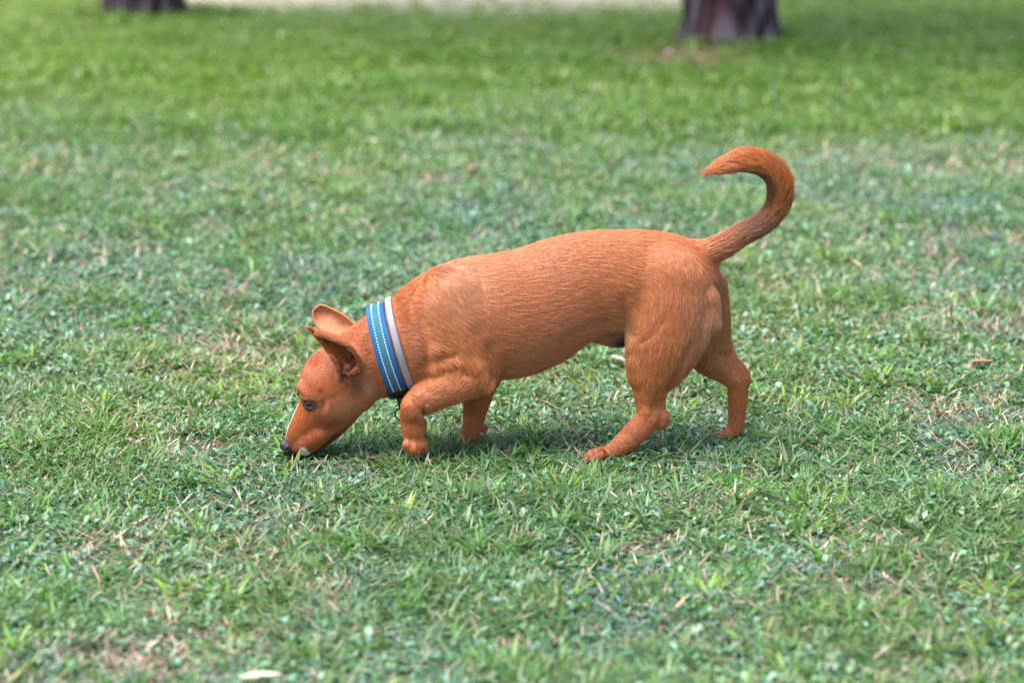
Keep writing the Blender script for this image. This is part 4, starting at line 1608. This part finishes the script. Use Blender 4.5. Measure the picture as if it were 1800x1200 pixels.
def fallen_leaf(px, py, length, width, az, color, label, curl=0.3, lift=0.02, seed=0):
    gx, gy = G(px, py)
    gx, gy = G(px, py + 0.93 * lift * FOC / (gy * 1.03))
    gz = float(ground_z(gx, gy))
    r_ = np.random.default_rng(seed)
    nl, nw = 15, 7
    vs, fs, cs = [], [], []
    for i in range(nl):
        s = i / (nl - 1)
        wv = width * (math.sin(math.pi * s ** 0.8) ** 0.8) * 0.5 + 0.0006
        for j in range(nw):
            t = j / (nw - 1) * 2 - 1
            X = (s - 0.5) * length
            Yl = t * wv + 0.1 * length * math.sin(s * 2.4)
            Z = lift + curl * wv * t * t * 1.4 + curl * length * 0.25 * (s - 0.5) ** 2 + 0.0018 * r_.random()
            vs.append((gx + X * math.cos(az) - Yl * math.sin(az), gy + X * math.sin(az) + Yl * math.cos(az), gz + Z))
            rib = 0.75 if abs(t) < 0.1 else 1.0
            cs.append(np.array(color) * rib * (0.85 + 0.3 * r_.random()))
    for i in range(nl - 1):
        for j in range(nw - 1):
            a = i * nw + j
            fs.append((a, a + nw, a + nw + 1, a + 1))
    o_ = mesh_faces('fallen_leaf', np.array(vs) - np.array([gx, gy, gz]), fs, m_fallen, col=np.array(cs))
    o_.location = (gx, gy, gz)
    so = o_.modifiers.new('thickness', 'SOLIDIFY')
    so.thickness = 0.0006
    return tag(o_, label, 'leaf', 'fallen leaves on the lawn')


fallen_leaf(668, 808, 0.066, 0.012, 0.1, (0.26, 0.115, 0.085), "curled reddish brown dry leaf lying under the dog's chin", 0.5, 0.012, 1)
fallen_leaf(905, 797, 0.050, 0.016, 0.3, (0.24, 0.13, 0.10), "dull brown crumpled leaf just behind the dog's front paws", 0.6, 0.014, 2)
fallen_leaf(1083, 632, 0.055, 0.018, -0.9, (0.46, 0.28, 0.27), 'pale pink narrow leaf in the grass beyond the belly', 0.3, 0.026, 3)
fallen_leaf(460, 1192, 0.062, 0.016, 0.15, (0.60, 0.56, 0.42), 'cream coloured long leaf at the bottom edge left of centre', 0.3, 0.024, 4)
fallen_leaf(1725, 638, 0.055, 0.020, 0.1, (0.38, 0.15, 0.09), 'rusty orange leaf at the right edge level with the hind legs', 0.4, 0.026, 5)
fallen_leaf(320, 275, 0.060, 0.030, 0.2, (0.60, 0.46, 0.40), 'pale pinkish leaf in the turf upper left of the dog', 0.3, 0.036, 6)
fallen_leaf(652, 254, 0.060, 0.028, 2.4, (0.58, 0.50, 0.44), 'whitish leaf in the turf straight above the dog collar', 0.3, 0.036, 7)
fallen_leaf(833, 299, 0.050, 0.030, 1.0, (0.45, 0.21, 0.12), 'orange brown leaf in the turf above the dog shoulder', 0.3, 0.034, 8)
fallen_leaf(1182, 98, 0.085, 0.055, 0.5, (0.55, 0.38, 0.38), 'pink leaf on the bare soil beside the grey tree trunk', 0.3, 0.03, 9)
fallen_leaf(865, 95, 0.12, 0.05, 0.3, (0.45, 0.28, 0.22), 'brown leaf far back in the green turf left of the thick trunk', 0.3, 0.03, 10)


def stalk(px, py, az, lean, length, rad, color, label, seed):
    gx, gy = G(px, py)
    gz = float(ground_z(gx, gy))
    vs, fs, cs = [], [], []
    r_ = np.random.default_rng(seed)
    k_ = 12
    for i in range(k_ + 1):
        s = i / k_
        c_ = np.array([math.cos(az) * math.sin(lean) * length * s, math.sin(az) * math.sin(lean) * length * s, math.cos(lean) * length * s - 0.16 * length * s * s * math.sin(lean)])
        c_ += np.array([0, 0, 0.008 if lean > 1 else -0.004])
        rr = rad * (1 - 0.6 * s) * (1.3 if i in (4, 8) else 1)
        for m_ in range(7):
            th = 2 * math.pi * m_ / 7
            n1_ = np.array([-math.sin(az), math.cos(az), 0])
            n2_ = np.cross(n1_, [math.cos(az) * math.sin(lean), math.sin(az) * math.sin(lean), math.cos(lean)])
            vs.append(c_ + rr * (math.cos(th) * n1_ + math.sin(th) * n2_))
            cs.append(np.array(color) * (0.85 + 0.3 * r_.random()))
    for i in range(k_):
        for m_ in range(7):
            fs.append((i * 7 + m_, i * 7 + (m_ + 1) % 7, (i + 1) * 7 + (m_ + 1) % 7, (i + 1) * 7 + m_))
    fs.append(tuple(range(k_ * 7, k_ * 7 + 7)))
    o_ = mesh_faces('dry_stalk', np.array(vs), fs, m_dry, col=np.array(cs))
    o_.location = (gx, gy, gz)
    return tag(o_, label, 'stalk', 'dry stalks in the grass')


stalk(262, 838, 0.55, 1.38, 0.105, 0.0014, (0.55, 0.44, 0.36), "long pale straw lying in the grass left of the dog's nose", 1)
stalk(1432, 985, 1.9, 0.45, 0.055, 0.0022, (0.46, 0.40, 0.28), 'single upright tan stalk below and right of the hind paws', 2)
stalk(190, 1180, 1.7, 0.12, 0.075, 0.0028, (0.42, 0.32, 0.22), 'dead upright stem in the bare patch at the bottom left corner', 3)
stalk(1270, 990, 1.2, 0.5, 0.045, 0.0020, (0.50, 0.42, 0.36), 'short pale stub standing in the dense tuft below the dog', 4)
stalk(98, 590, 1.7, 0.2, 0.04, 0.0028, (0.55, 0.48, 0.38), 'pale dead stem at the left edge of the lawn', 5)
stalk(1392, 768, 0.75, 1.2, 0.08, 0.0013, (0.50, 0.42, 0.34), "thin dry straw leaning right of the dog's far hind paw", 6)
